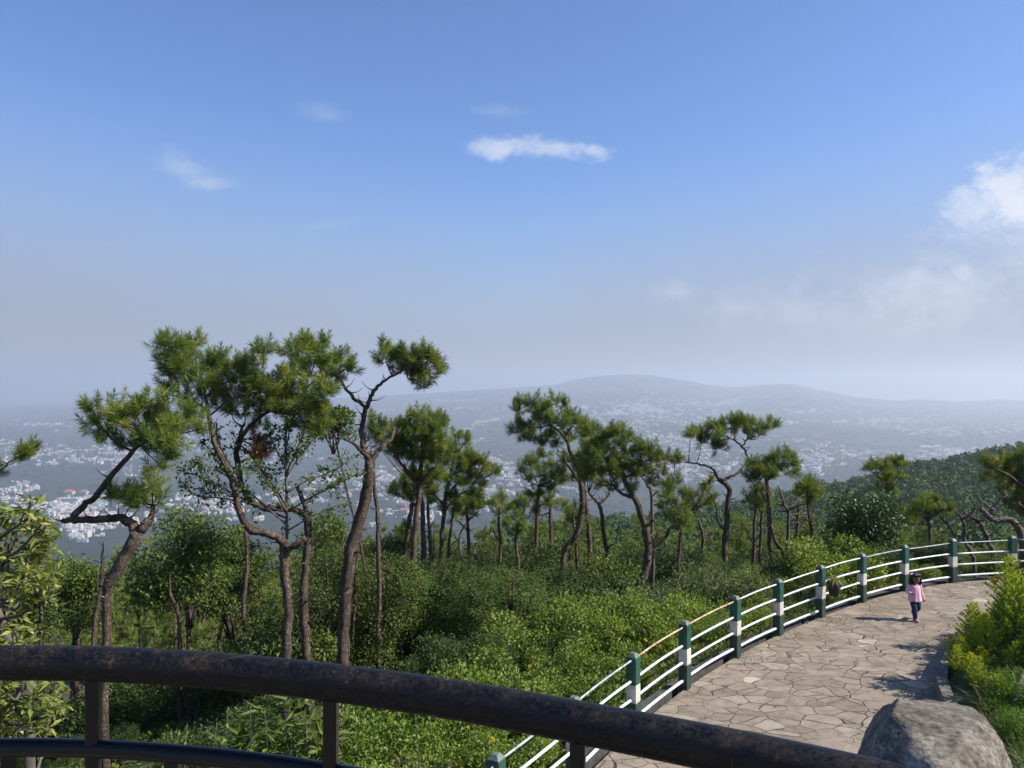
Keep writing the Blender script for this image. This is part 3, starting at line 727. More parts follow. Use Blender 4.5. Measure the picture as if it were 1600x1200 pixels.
# ---------------------------------------------------------------- the traced pines of the front row
pine('pine_tree', 'leaning pine with a dark elbowed trunk and pale limb rising right, nearest the left edge', 14.0,
     '163,1150,16 165,1010,16 167,955,17 168,920,19 180,895,22 200,862,23 214,832,22',
     ['214,832,19 204,818,18 185,809,16 150,812,14 117,812,13 98,814,9', '112,808,13 135,787,12 155,770,12 176,740,11 204,710,9 222,690,6 245,668,4', '214,835,17 226,822,18 236,808,12 240,790,6'],
     '143,640,20 150,658,20 183,636,22 190,660,24 212,648,22 225,632,18 168,680,18 190,694,16 215,684,24 240,676,24 258,690,22 235,700,20 262,712,18 250,725,14 272,668,24 300,655,18 292,640,16 258,625,18 250,648,20 310,672,12 180,772,13 200,774,15 220,768,18 238,758,16 250,775,18 225,785,16 205,788,10', r=20, dens=1.3)
pine('pine_tree', 'tall pine whose trunk forks low into a sweeping S-shaped limb, second from the left', 15.0,
     '447,1172,19 447,1050,18 450,960,18 446,900,18 444,850,19',
     ['444,853,17 436,840,17 415,834,15 390,826,14 373,798,13 367,765,13 352,728,12 337,695,11 328,660,9 322,625,7 315,590,5', '445,858,13 460,852,13 478,842,10', '325,640,5 300,625,4 270,618,3', '322,620,5 345,600,4 380,590,3 405,580,3', '326,650,4 360,625,3 400,610,3'],
     '262,538,18 270,560,20 290,540,16 304,533,14 300,556,18 266,582,20 285,575,20 300,590,20 322,572,22 322,598,22 345,560,20 350,585,24 365,570,20 375,595,22 345,610,22 315,615,18 280,600,18 290,625,14 258,606,14 385,575,18 400,590,20 408,556,13 410,545,10 395,565,12 370,620,20 395,612,20 340,632,16', r=20, dens=1.35)
pine('pine_tree', 'pine beside the S-limbed one, with a looped limb over a brown withered clump', 15.6,
     '490,1172,17 484,1085,16 478,1000,16 474,940,16 478,880,15 482,835,15 479,803,15',
     ['480,806,13 457,796,12 420,794,12 396,785,12 379,762,11 371,722,11 372,692,10 392,665,8 415,645,6 440,630,4', '479,800,9 470,772,9 462,756,5', '372,692,7 378,672,6 383,660,3', '415,645,4 450,640,4 480,632,3'],
     '412,606,22 428,622,22 445,606,22 462,622,22 480,605,20 470,640,22 490,632,22 440,642,22 415,640,22 500,650,18 485,662,20 462,660,16 512,612,16 505,640,16 395,632,20 380,645,18 430,598,18 500,672,14 450,590,15 405,660,14 360,640,14', r=20, dens=1.35, dry='402,690,13 412,704,12 398,712,11')
pine('pine_tree', 'tallest middle pine with a bare trunk forking into two thin arms that carry separate tufts', 16.0,
     '535,1172,26 535,1100,24 536,1030,23 539,962,23 541,912,23 547,862,24 560,820,23 570,782,22 576,750,21 578,720,20',
     ['578,722,15 569,700,12 565,678,11 568,655,10 572,636,9', '572,638,7 556,625,7 540,607,6 523,586,5 505,590,4 480,585,3', '572,638,8 580,620,8 587,606,7 600,596,5 616,585,5 640,575,4', '578,722,14 586,710,11 598,697,10 612,684,9 617,667,4', '575,715,8 563,704,7 548,690,5 530,684,3'],
     '447,552,15 460,545,16 482,543,18 505,538,16 470,566,18 495,562,20 518,566,18 536,560,16 540,576,14 478,582,16 508,580,16 525,588,12 512,603,13 500,612,12 455,575,12 600,546,13 604,565,14 620,558,18 640,560,18 657,558,18 673,560,15 630,574,16 650,578,18 670,582,18 662,600,14 645,592,12 680,570,10', r=16, dens=1.35)
pine('pine_tree', 'straight pine right of the tallest one, with domed crown and pale left limb', 20.0,
     '628,1055,14 637,1000,13 645,950,12 645,900,12 646,862,11 650,812,11 655,762,10 657,737,9 660,700,6 662,665,4',
     ['656,760,8 647,748,8 637,737,7 625,722,6 615,712,5', '657,755,5 668,740,4 678,730,3', '650,790,5 640,780,4'],
     '655,648,18 668,655,18 680,668,18 642,668,18 660,678,22 688,685,16 645,695,20 672,700,22 625,690,18 618,705,18 640,715,18 665,718,18 690,708,16 630,665,14 612,690,14 690,655,12 632,765,15 620,770,13 645,775,12 672,740,16 650,738,12', r=18, dens=1.25)
pine('pine_tree', 'dark pine trunk close behind the domed pine, leaning slightly left', 21.5, '634,1010,9 631,912,9 634,850,9 642,800,9 652,755,7', [], '640,755,14 625,760,14 650,745,14 615,672,12 600,668,14 585,655,12 590,680,15 578,670,14 596,690,12', r=14)
pine('pine_tree', 'thin upright pine trunk just right of the domed pine', 21.0, '661,1010,10 662,925,10 662,862,10 660,800,9 658,760,6', [], '668,760,14 678,745,14 660,750,12', r=14)
pine('pine_tree', 'crooked pale trunk bent over to the left at its top among the shrubs', 18.5, '627,1030,9 627,962,9 624,912,9 617,897,9 604,891,7 594,888,3', [], '', group=None, mat='bark_grey')
pine('pine_tree', 'slim pine with a broad shaggy crown of several tiers, left of the valley town', 22.0,
     '682,1020,8 686,925,8 689,862,8 694,800,8 697,772,7 704,740,5 712,705,4',
     ['696,790,5 680,775,4 665,762,3', '697,775,5 715,755,4 740,745,3', '694,800,4 715,775,3 735,765,3'],
     '712,682,12 726,690,14 702,700,16 722,712,18 696,722,16 715,732,20 736,725,18 750,722,16 762,735,14 772,738,10 742,745,18 722,755,18 700,752,16 752,760,14 735,770,14 690,745,14 708,775,12 745,775,10', r=16, dens=1.2)
pine('pine_tree', 'thin pine with sparse low boughs behind the tiered one', 24.0, '731,1000,7 731,925,7 732,862,7 730,810,6 727,785,4', ['730,815,3 745,800,3', '731,830,3 718,815,3'], '735,785,16 720,795,14 748,790,14 732,800,12 712,785,12', r=14, dens=1.1)
for tr, nm in (('722,920,5 721,880,5 718,840,4 728,818,3', 'grey dead snag with a forked tip just left of the twin thin trunks'), ('747,920,5 746,880,5 741,856,4 752,842,3', 'thin pale dead trunk bent like a hook'), ('760,915,4 763,885,4 768,862,3', 'thin pale dead pole leaning right')):
    pine('dead_tree', nm, 23.0, tr, [], '', mat='bark_grey', cat='dead tree')
pine('pine_tree', 'curving pine with pale limb arching left under a shaggy crown, near the middle', 20.5,
     '880,985,12 880,950,12 879,900,11 882,862,11 895,845,12 905,825,12 910,787,11 907,750,10',
     ['907,752,9 900,725,8 888,697,7 880,680,6 862,665,4 846,652,3', '907,755,7 896,738,6 885,724,5 880,706,3', '882,682,4 895,665,3', '862,665,3 840,668,3 820,665,2'],
     '812,636,16 832,630,18 850,640,18 866,625,15 880,632,16 888,648,14 840,655,18 862,655,16 880,662,16 898,660,15 905,672,13 815,660,15 806,672,13 835,675,16 858,680,16 845,692,14 890,685,14 820,682,12 868,696,12', r=16, dens=1.2)
pine('pine_tree', 'pine with bushy low crown standing behind the curving middle pine', 24.0, '840,960,8 838,880,8 839,800,7 842,760,6', ['840,790,4 828,770,3'], '850,712,16 830,725,16 862,730,16 845,742,18 870,750,15 828,750,15 815,735,14 855,762,14 835,770,12 880,720,12 875,735,12 893,745,12', r=16, dens=1.1)
pine('pine_tree', 'thin pine with stubby twigs close behind the curving middle pine', 25.5, '862,930,7 861,860,7 860,800,6 858,765,4', [], '812,790,14 828,782,15 845,790,14 862,782,12 878,790,14 838,802,12 820,805,12', r=14)
pine('pine_tree', 'straight dark trunk immediately right of the curving middle pine', 22.0, '928,960,10 926,920,10 922,875,10 920,825,9 915,782,8 912,750,5', [], '905,730,14 920,742,16 915,715,14 930,720,14', r=14)
pine('pine_tree', 'forked pine trunk with arms spreading like antlers between the two arching pines', 23.0, '955,960,9 955,930,9 951,887,8 944,837,8 940,800,7 935,785,7', ['935,787,6 927,778,5 920,770,3', '936,786,6 946,779,5 952,772,4', '948,860,4 958,850,3'], '925,690,14 935,705,16 915,705,14 928,730,14 945,735,12 940,760,10', r=14)
pine('pine_tree', 'stout pine bowing left then right below a wide layered crown', 19.5,
     '970,975,17 977,955,16 992,930,15 1005,900,15 1012,870,14 1012,845,14 1007,820,13 997,790,12 986,770,11 976,750,9',
     ['976,752,8 972,728,8 963,712,6 950,698,4', '985,777,7 970,770,6 957,758,4', '972,730,5 1000,722,4 1030,716,3 1055,718,3', '976,745,4 1000,742,3', '1010,822,5 1022,812,4', '1012,840,5 1024,832,3', '1012,858,4 1030,832,2'],
     '918,678,14 932,672,15 950,678,16 968,676,15 940,694,17 962,694,17 982,688,15 1000,700,17 1015,706,16 980,708,18 920,710,17 945,716,18 965,724,16 1025,718,15 1045,716,14 1060,720,12 1000,722,15 930,735,17 952,742,16 972,742,16 990,740,15 1010,738,13 1035,742,14 1050,752,13 1040,765,11 915,745,14 910,728,14 985,760,12 965,762,11 1020,755,10', r=16, dens=1.2)
pine('dead_tree', 'slender bare pole with twiggy crooked top beside the stout bowing pine', 21.0, '1022,985,7 1021,940,7 1020,880,7 1019,825,6 1018,775,6 1015,760,4', ['1016,765,4 1010,757,3 1020,752,3 1034,754,2', '1018,775,3 1030,768,2', '1018,790,3 1028,784,2'], '', mat='bark_grey', cat='dead tree')
pine('pine_tree', 'young pine leaning steeply right behind the stout bowing pine', 25.0, '1028,865,6 1040,838,6 1054,816,5 1066,800,4', [], '1036,790,14 1052,785,15 1068,778,14 1078,790,13 1045,802,13 1060,805,12 1040,775,12', r=14, base_drop=.2)
pine('pine_tree', 'slim bent pine with small twin tufts above the dry bushes', 24.5, '1097,915,6 1097,875,6 1098,837,6 1090,810,5 1081,797,4', ['1096,845,3 1108,830,3 1112,815,2'], '1085,778,13 1100,764,12 1068,772,13 1098,785,12 1112,775,10 1075,790,11 1115,790,9 1105,755,9', r=12)
pine('pine_tree', 'crooked pine with two flat cloudlike tufts on thin bare arms, left of the round bush', 22.5,
     '1131,930,12 1132,875,11 1134,825,10 1137,787,10 1140,766,10 1132,755,10 1122,749,9',
     ['1124,750,7 1112,732,4 1100,727,4 1085,724,3 1069,722,2', '1128,752,7 1140,745,5 1152,740,4 1162,728,4 1170,718,4', '1170,720,4 1164,704,4 1157,696,4 1148,688,3 1140,684,2', '1160,698,3 1167,686,3', '1152,738,3 1156,738,2', '1133,830,5 1122,815,4 1118,790,3 1110,770,2'],
     '1080,680,10 1092,678,12 1104,680,13 1116,668,13 1128,668,12 1112,690,13 1122,698,12 1128,680,12 1096,690,10 1143,658,10 1152,660,12 1166,664,13 1182,667,12 1170,678,11 1196,665,11 1208,664,9 1184,676,9 1150,672,9', r=12, dens=1.3)
pine('pine_tree', 'pine with rounded tufts and a straight dark trunk right of the crooked one', 21.5,
     '1204,950,11 1204,912,11 1204,850,10 1202,812,9 1200,775,8 1197,750,6 1192,740,4', ['1198,752,5 1210,738,4 1225,724,3', '1200,790,4 1190,770,3'],
     '1178,728,12 1190,738,14 1182,748,12 1200,725,13 1212,718,13 1226,712,13 1236,724,13 1240,738,10 1218,732,12 1202,745,12 1172,740,10', r=12, dens=1.3)
pine('pine_tree', 'bare curved trunk crossing in front of the fence posts near the hanging pot', 20.5, '1240,935,8 1236,915,8 1232,890,8 1222,860,8 1211,845,7 1205,820,5', [], '', mat='bark')
pine('dead_tree', 'dry branching tree with a fan of grey leafless twigs', 23.5, '1230,905,7 1230,860,7 1232,805,6 1226,790,5',
     ['1226,792,5 1222,778,4 1216,760,3', '1228,800,4 1245,790,4 1270,785,3 1290,782,2', '1230,808,4 1250,802,3 1272,806,2', '1226,790,4 1210,786,3', '1236,795,3 1252,776,3 1262,770,2', '1245,790,3 1262,796,2 1282,797,2', '1224,785,3 1236,770,2 1240,758,2', '1228,798,3 1215,800,2', '1250,802,2 1264,814,2', '1232,812,3 1248,818,2 1262,826,1.5'], '', mat='bark_grey', cat='dead tree')
pine('pine_tree', 'small-tufted pine behind the dry leafless tree', 26.0, '1266,880,5 1266,820,5 1265,785,4', [], '1258,762,12 1268,768,12 1278,772,11 1255,775,10 1270,780,10 1262,752,8', r=11)
pine('pine_tree', 'thin straight pine trunk between the dry tree and the round bush', 24.0, '1245,905,7 1244,860,7 1246,812,6 1248,790,4', [], '1240,850,11 1255,858,12 1262,835,12 1250,870,12 1265,868,12', r=12)
pine('pine_tree', 'pine with a spreading flat top just behind the round bush', 27.0, '1392,880,6 1390,820,6 1386,770,5 1385,750,4', ['1386,765,3 1370,740,3', '1386,762,3 1402,742,3'], '1358,732,9 1370,728,11 1384,728,12 1400,726,12 1414,724,9 1390,740,12 1380,750,11 1402,746,9 1392,765,10 1376,765,10', r=11, dens=1.2)
pine('pine_tree', 'umbrella-topped pine behind the fence, straight above the child', 25.0, '1455,890,7 1454,855,7 1452,825,6 1450,808,5', ['1452,822,4 1442,818,3', '1452,824,3 1461,820,2', '1451,812,4 1430,800,3', '1451,812,4 1475,795,3'], '1424,800,12 1438,788,13 1452,782,13 1468,786,13 1480,795,11 1412,805,10 1445,800,13 1462,800,12 1430,812,10 1476,806,9 1420,812,9', r=11, dens=1.2)
pine('dead_tree', 'thick twisted bare trunk reaching left with gnarled branches near the right edge', 21.0,
     '1598,920,14 1598,870,13 1596,838,13 1586,818,12 1572,812,11 1557,814,10 1545,808,10 1537,799,9 1532,795,8',
     ['1544,808,8 1552,795,7 1562,783,6 1570,774,5 1576,777,3', '1570,774,4 1571,766,3', '1552,795,5 1540,788,4 1530,780,3 1527,776,2', '1550,797,4 1556,799,3', '1556,806,4 1552,800,3 1549,803,2'], '', mat='bark_grey', cat='dead tree')
pine('dead_tree', 'leaning dark trunk with a hooked dead top just left of the twisted bare one', 22.0, '1554,905,9 1552,867,9 1546,850,8 1539,832,8 1528,814,8 1520,810,7',
     ['1520,811,6 1510,803,5 1502,796,3', '1520,811,5 1519,812,4', '1528,814,5 1540,812,3'], '', mat='bark_grey', cat='dead tree')
pine('dead_tree', 'sinuous thin dead trunk with a forked tip between the fence posts', 21.5, '1523,900,7 1521,876,7 1514,856,7 1506,842,7 1508,824,6 1503,811,6 1498,803,4', ['1503,811,5 1514,806,4 1521,797,4 1524,787,2', '1507,828,3 1520,824,2'], '', mat='bark_grey', cat='dead tree')
pine('dead_tree', 'slim bare pole arching left behind the second post from the right', 23.0, '1497,870,5 1494,845,5 1484,824,4 1468,806,3', [], '', mat='bark_grey', cat='dead tree')
pine('pine_tree', 'dark full pine at the right edge, its boughs hanging over the twisted bare trunk', 22.5,
     '1612,940,14 1612,860,13 1608,790,11 1606,740,8 1604,700,5', ['1608,770,6 1580,745,5 1550,730,4', '1607,750,5 1570,765,3', '1606,730,5 1585,715,3', '1608,800,4 1590,785,3'],
     '1538,722,11 1550,726,13 1562,732,14 1576,722,14 1590,715,14 1602,712,14 1585,738,15 1600,735,15 1565,748,14 1550,745,12 1582,755,14 1600,755,14 1590,775,13 1602,785,13 1580,790,11 1570,768,12 1596,800,11 1612,720,14 1620,740,18 1630,770,20', r=13, dens=1.25)
pine('pine_tree', 'pine outside the left edge with one thin bough reaching in', 14.5, '-70,1100,18 -68,900,17 -60,800,14 -52,740,10', ['-56,760,8 -25,748,5 0,736,4 12,724,3 34,711,2'], '-4,736,7 33,713,5 41,707,6 51,700,6 -30,735,16 -60,720,20 -80,740,20', r=10)

# ------------------------------------------------------------------ broadleaf shrubs and trees
def bush_parts(n_blobs, rx, h, leaves, L, asp, mat, stems=7, shell=.45, up=.6, spread=1.0, droop=0., squash=.85, tmean=.45, lift=.25):
    """foliage and stem builders of one bush about the origin"""
    cs = []; rs = []
    for k in range(n_blobs):
        a = RNG.uniform(0, 2 * math.pi); q = rx * math.sqrt(RNG.random()) * .72
        z = h * (lift + (1 - lift) * RNG.random() ** .8 * (1 - .35 * (q / rx) ** 2)) * .82
        cs.append((q * math.cos(a), q * math.sin(a), z)); rs.append(RNG.uniform(.24, .42) * min(rx, h))
    p, v, k = blob_points(cs, rs, leaves, shell, squash)
    keep = p[:, 2] > .03; p = p[keep]; v = v[keep]; k = k[keep]
    f = MB(); bt = RNG.normal(0, .10, n_blobs)
    add_leaves(f, p, v, L, asp, 0, tmean + bt[k], .16, up, droop, spread)
    s = MB()
    for c in cs[:max(stems, 3)]:
        o = np.array((RNG.uniform(-.08, .08) * rx, RNG.uniform(-.08, .08) * rx, -.25)); c = np.array(c)
        md = o * .5 + c * .5 + np.array((RNG.uniform(-.1, .1), RNG.uniform(-.1, .1), .12 * h))
        tube(s, catmull([o, md, c], 4), np.linspace(.012 * h + .006, .006, 9), 5)
    for q in range(stems * 4):
        i = RNG.integers(len(cs)); c = np.array(cs[i]); d = unit(RNG.normal(size=3) + (0, 0, .4)) * rs[i] * 1.02
        tube(s, [c, c + d * .5 + (0, 0, .03), c + d], [.008, .006, .003], 4, caps=False)
    return f, s

def bush_proto(name, label, cat, group, leafmat, stemmat='bark_grey', **kw):
    f, s = bush_parts(mat=None, **kw)
    root = empty(name, (0, 0, 0), label, cat, group)
    f.obj('foliage', M[leafmat], root); s.obj('stem', M[stemmat], root)
    return root

class Placer:
    """puts copies of a prototype; the prototype itself takes the first place"""
    def __init__(s, root): s.root = root; s.used = False
    def put(s, loc, scale=1.0, rz=None, label=None, sz=None):
        o = s.root if not s.used else copy_tree(s.root)
        s.used = True
        o.location = tuple(float(c) for c in loc); o.scale = (scale, scale, sz if sz else scale)
        o.rotation_euler = (0, 0, RNG.uniform(0, 6.28) if rz is None else rz)
        if label: o['label'] = label
        return o

G_UND = 'shrubs filling the slope under the pines'
G_BRI = 'sunlit leafy bushes just outside the white fence'
G_DRY = 'dry twiggy bushes on the slope beyond the fence'
bri = [Placer(bush_proto('bush', 'bright green sunlit leafy bush among those hugging the outside of the fence', 'bush', G_BRI, 'leaf_bright', 'stem', n_blobs=16, rx=.95, h=1.15, leaves=6800, L=.062, asp=.55)) for _ in range(3)]
lan = [Placer(bush_proto('strappy_bush', 'bush with long narrow drooping leaves among the sunlit bushes', 'bush', G_BRI, 'leaf_mid', 'stem', n_blobs=10, rx=.9, h=1.3, leaves=1700, L=.26, asp=.16, droop=.35, spread=.7)) for _ in range(1)]
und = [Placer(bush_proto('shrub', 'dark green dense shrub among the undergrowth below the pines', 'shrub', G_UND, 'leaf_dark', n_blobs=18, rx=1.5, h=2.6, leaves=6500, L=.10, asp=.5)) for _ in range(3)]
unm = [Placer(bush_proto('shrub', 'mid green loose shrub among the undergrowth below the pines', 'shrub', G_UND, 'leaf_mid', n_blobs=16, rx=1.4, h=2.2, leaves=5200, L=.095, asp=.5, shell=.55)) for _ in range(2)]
dry = [Placer(bush_proto('dry_bush', 'straggly olive and straw coloured bush with bare twigs on the slope beyond the fence', 'bush', G_DRY, 'grass', n_blobs=12, rx=1.2, h=1.5, leaves=2600, L=.10, asp=.3, stems=16, shell=.3)) for _ in range(2)]
paleb = Placer(bush_proto('withered_bush', 'low bush with pale yellowish seed heads below the dark railing', 'bush', 'pale low bushes below the railing', 'leaf_dry', 'stem', n_blobs=12, rx=.9, h=.8, leaves=3200, L=.07, asp=.5))

def pick(l): return l[RNG.integers(len(l))]
def on_ground(x, y, dz=-.05): return (x, y, hz(x, y) + dz)

# sunlit bushes along the outside of the fence, both sides of the row of pines' feet
placed = 0
for y0, y1, d0, d1, n in ((7.5, 11.5, .8, 4.2, 24), (10.5, 16.5, 1.0, 6.2, 52), (14.5, 19.5, 1.0, 3.2, 22)):
    c = 0
    for _ in range(4000):
        if c >= n: break
        y = RNG.uniform(y0, y1); x = RNG.uniform(-5, 13)
        d = float(fence_dist(np.array([x]), np.array([y]))[0])
        if not d0 < d < d1: continue
        c += 1
        s = RNG.choice([.45, .65, .9, 1.3]) * RNG.uniform(.9, 1.1) * (.55 if y < 9.5 else 1) * (.8 if d < 1.6 else 1)
        ch = bri if RNG.random() < .8 else lan
        u = 800 + F * x / y
        if u > 1090 and RNG.random() < .55: ch = dry; s *= .75
        if u < 790 and d > 3.6: ch = und; s *= .42
        if ch is lan and u > 860: ch = bri
        pick(ch).put(on_ground(x, y), s)
for x, y in ((-1.5, 10.2), (-.9, 9.6), (-2.2, 10.9), (-1.4, 9.1), (-.6, 8.9), (-2.6, 11.8)):
    paleb.put(on_ground(x, y), RNG.uniform(.8, 1.1))
# undergrowth
c = 0
for _ in range(6000):
    if c >= 150: break
    y = RNG.uniform(9.5, 30); u = RNG.uniform(-120, 1250); x = (u - 800) / F * y
    d = float(fence_dist(np.array([x]), np.array([y]))[0])
    if d < (5.2 if u > 560 else 3.2): continue
    if u > 560 and y < 15: continue
    c += 1
    s = RNG.uniform(.6, 1.0) * (.36 if (y < 17.3 and u < 650) or (y < 22.5 and 560 < u < 800) else (.7 if y < 14 else 1.0)) * (.75 if u > 980 else 1)
    pick(und if RNG.random() < .62 else unm).put(on_ground(x, y), s)
for _ in range(16):
    y = RNG.uniform(17.5, 24); u = RNG.uniform(960, 1230); x = (u - 800) / F * y
    if float(fence_dist(np.array([x]), np.array([y]))[0]) > 3: pick(dry).put(on_ground(x, y), RNG.uniform(.7, 1.05))
for _ in range(14):
    y = RNG.uniform(22, 29); u = RNG.uniform(1280, 1640); x = (u - 800) / F * y
    if float(fence_dist(np.array([x]), np.array([y]))[0]) > 1.5: pick(dry if RNG.random() < .4 else unm).put(on_ground(x, y), RNG.uniform(.55, .8))
c = 0
for _ in range(400):
    if c >= 14: break
    y = RNG.uniform(17, 24); u = RNG.uniform(1180, 1640); x = (u - 800) / F * y
    d = float(fence_dist(np.array([x]), np.array([y]))[0])
    if 1.3 < d < 4: pick(bri if RNG.random() < .4 else und).put(on_ground(x, y), RNG.uniform(.42, .6)); c += 1

# taller broadleaf trees: (px, top py, Y, crown radius px, label, leaf)
def broad_tree(name, label, px, top, Y, rpx, hpx, leafmat, leaves, L=.10, asp=.5, trunk_w=.09, blobs=22, shell=.4, group=None, tmean=.45, lean=0):
    c = P(px, top, Y); g = hz(c[0], c[1]); base = np.array((c[0], c[1], g - .1)); Hh = c[2] - base[2]; rx = rpx / F * Y; hh = min(hpx / F * Y, Hh * .95)
    root = empty(name, base, label, 'tree', group)
    f, s = bush_parts(blobs, rx, hh, leaves, L, asp, None, stems=8, shell=shell, tmean=tmean, lift=.12)
    z0 = Hh - hh
    f.v = [v + (0, 0, z0) for v in f.v]; s.v = [v + (0, 0, z0) for v in s.v]
    pts = catmull([(lean, .1, -.6), (lean * .8, .05, z0 * .5), (lean * .3, 0, z0 * .85), (0, 0, z0 + hh * .45)], 5)
    tube(s, pts, np.linspace(trunk_w, trunk_w * .5, len(pts)), 8, jit=.08)
    s.obj('trunk', M['bark'], root); f.obj('crown', M[leafmat], root)
    return root
broad_tree('broadleaf_tree', 'round bushy tree with glossy leaves behind the fence near the child', 1346, 748, 21.5, 66, 165, 'leaf_gloss', 12000, .105, .5, blobs=40, shell=.45, tmean=.42)
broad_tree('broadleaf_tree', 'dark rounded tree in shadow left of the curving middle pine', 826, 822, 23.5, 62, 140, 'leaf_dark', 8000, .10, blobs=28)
broad_tree('broadleaf_tree', 'dense leafy tree filling the gap right of the elbowed pine', 295, 775, 19.0, 85, 190, 'leaf_mid', 10000, .10, blobs=30, tmean=.38)
broad_tree('broadleaf_tree', 'olive bushy tree under the elbowed pine trunk at the left', 118, 845, 20.5, 75, 150, 'leaf_mid', 8500, .10, blobs=26, tmean=.5)
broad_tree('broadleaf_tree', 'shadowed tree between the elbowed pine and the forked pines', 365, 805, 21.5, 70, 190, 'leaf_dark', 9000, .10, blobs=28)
broad_tree('broadleaf_tree', 'feathery green tree between the forked pines and the tallest pine', 512, 772, 19.5, 62, 200, 'leaf_mid', 9000, .085, .42, blobs=30, tmean=.5)
broad_tree('broadleaf_tree', 'leafy tree behind the bare trunk of the tallest pine', 600, 800, 22.0, 52, 190, 'leaf_mid', 7500, .09, blobs=26, tmean=.42)
broad_tree('broadleaf_tree', 'small round-crowned tree whose glossy top shows left of the tallest pine fork', 520, 632, 18.0, 40, 60, 'leaf_mid', 2600, .075, .55, trunk_w=.035, blobs=14, shell=.5, tmean=.45, lean=.9)
broad_tree('broadleaf_tree', 'dim tree at the left edge behind the pale-leaved shrub', 15, 845, 18.0, 75, 170, 'leaf_dark', 8500, .10, blobs=26)

# the leafy wall of the wood behind the left-hand pines
wall = []
for k, (lm, tm, lab) in enumerate((('leaf_mid', .42, 'tall leafy tree in the wood wall behind the left pines'), ('leaf_dark', .5, 'tall shadowy tree in the wood wall behind the left pines'), ('leaf_mid', .55, 'tall olive tree in the wood wall behind the left pines'))):
    f, st = bush_parts(44, 1.75, 6.6, 15000, .095, .48, None, stems=12, shell=.4, tmean=tm, lift=.02)
    tube(st, catmull([(0, 0, -.4), (.1, .05, 2.0), (0, 0, 5.2)], 5), np.linspace(.09, .03, 11), 7, jit=.1)
    root = empty('wood_tree', (0, 0, 0), lab, 'tree', 'leafy trees walling the wood behind the left pines')
    st.obj('trunk', M['bark'], root); f.obj('crown', M[lm], root); wall.append(Placer(root))
wl = []
for _ in range(3000):
    if len(wl) >= 92: break
    Y = RNG.uniform(17.6, 28); u = RNG.uniform(-110, 860)
    if u > 600: Y = RNG.uniform(21.8, 29); x = (u - 800) / F * Y
    if any((x - a) ** 2 + (Y - b) ** 2 < 1.25 ** 2 for a, b in wl): continue
    g = hz(x, Y); top = np.interp(u, [-110, 60, 110, 210, 250, 330, 400, 470, 560, 655, 700, 860], [850, 870, 865, 850, 800, 795, 820, 810, 800, 838, 842, 835]) + RNG.gamma(1.4, 16)
    if 95 < u < 225 and Y < 20: continue
    hh = (600 - top) / F * Y - g
    if not 2.2 < hh < 9: continue
    wl.append((x, Y)); q = wall[1 if RNG.random() < (.65 if u > 600 else .3) else RNG.integers(3)]; sc = hh / 6.3; q.put((x, Y, g - .1), max(.72, min(1.15, sc * 1.1)), sz=sc)
for tr, nm in (('148,1030,9 150,960,9 158,915,8 160,880,6', 'thin dark trunk leaning against the elbowed pine'), ('64,980,7 63,900,7 66,860,6', 'thin pale trunk at the left edge of the wood'), ('281,1020,9 280,970,9 274,945,7 266,925,5', 'pale forked stem low in the wood, between the elbowed and the S-limbed pine'),
               ('383,1010,9 381,950,9 384,905,8 386,870,7 384,830,6', 'reddish trunk half hidden in leaves left of the S-limbed pine'), ('592,980,9 592,890,9 590,810,8 584,755,7 580,720,5', 'slim trunk running up close beside the tallest pine'), ('668,1000,8 673,900,7 671,830,7 668,790,5', 'slim curved trunk between the domed and the tiered pine'), ('1177,925,7 1178,850,7 1180,800,5', 'thin dark trunk left of the pine with rounded tufts'), ('1188,925,6 1188,850,6 1190,800,5', 'second thin dark trunk left of the pine with rounded tufts'), ('1272,890,6 1268,830,6 1262,790,5', 'thin trunk behind the twigs of the dry tree'), ('552,985,6 556,900,6 560,830,5', 'thin sapling stem right behind the tallest pine'), ('700,1000,7 703,930,7 701,860,6 706,815,5', 'thin pine pole between the tiered pine and the two hooked snags'), ('780,985,7 778,915,7 782,850,6 779,810,5', 'thin straight pole right of the hooked snags'), ('806,970,7 810,900,7 806,840,6', 'thin dark pole at the left foot of the middle pines'), ('643,1010,8 641,930,8 636,860,7', 'reddish pole leaning left under the domed pine'), ('900,950,6 902,890,6 898,830,5', 'thin pole close behind the curving middle pine'), ('1062,930,6 1060,880,6 1064,830,5', 'thin pole between the stout pine and the twin-tufted pine')):
    pine('slim_tree', nm, RNG.uniform(17.4, 18.4) if float(tr.split(',')[0]) < 600 else RNG.uniform(21, 23), tr + ' %s,%s,1.2' % (float(tr.split()[-1].split(',')[0]) + RNG.uniform(-5, 5), float(tr.split()[-1].split(',')[1]) - 34), ['%s,%s,3 %s,%s,2' % (tr.split()[-2].split(',')[0], float(tr.split()[-2].split(',')[1]), float(tr.split()[-2].split(',')[0]) + RNG.uniform(-22, 22), float(tr.split()[-2].split(',')[1]) - 28)], ' '.join('%.0f,%.0f,%d' % (float(tr.split()[-1].split(',')[0]) + a, float(tr.split()[-1].split(',')[1]) + b, 11) for a, b in ((0, -32), (-11, -20), (10, -18), (4, -8))) if float(tr.split(',')[0]) > 600 else '', r=11, mat='bark')

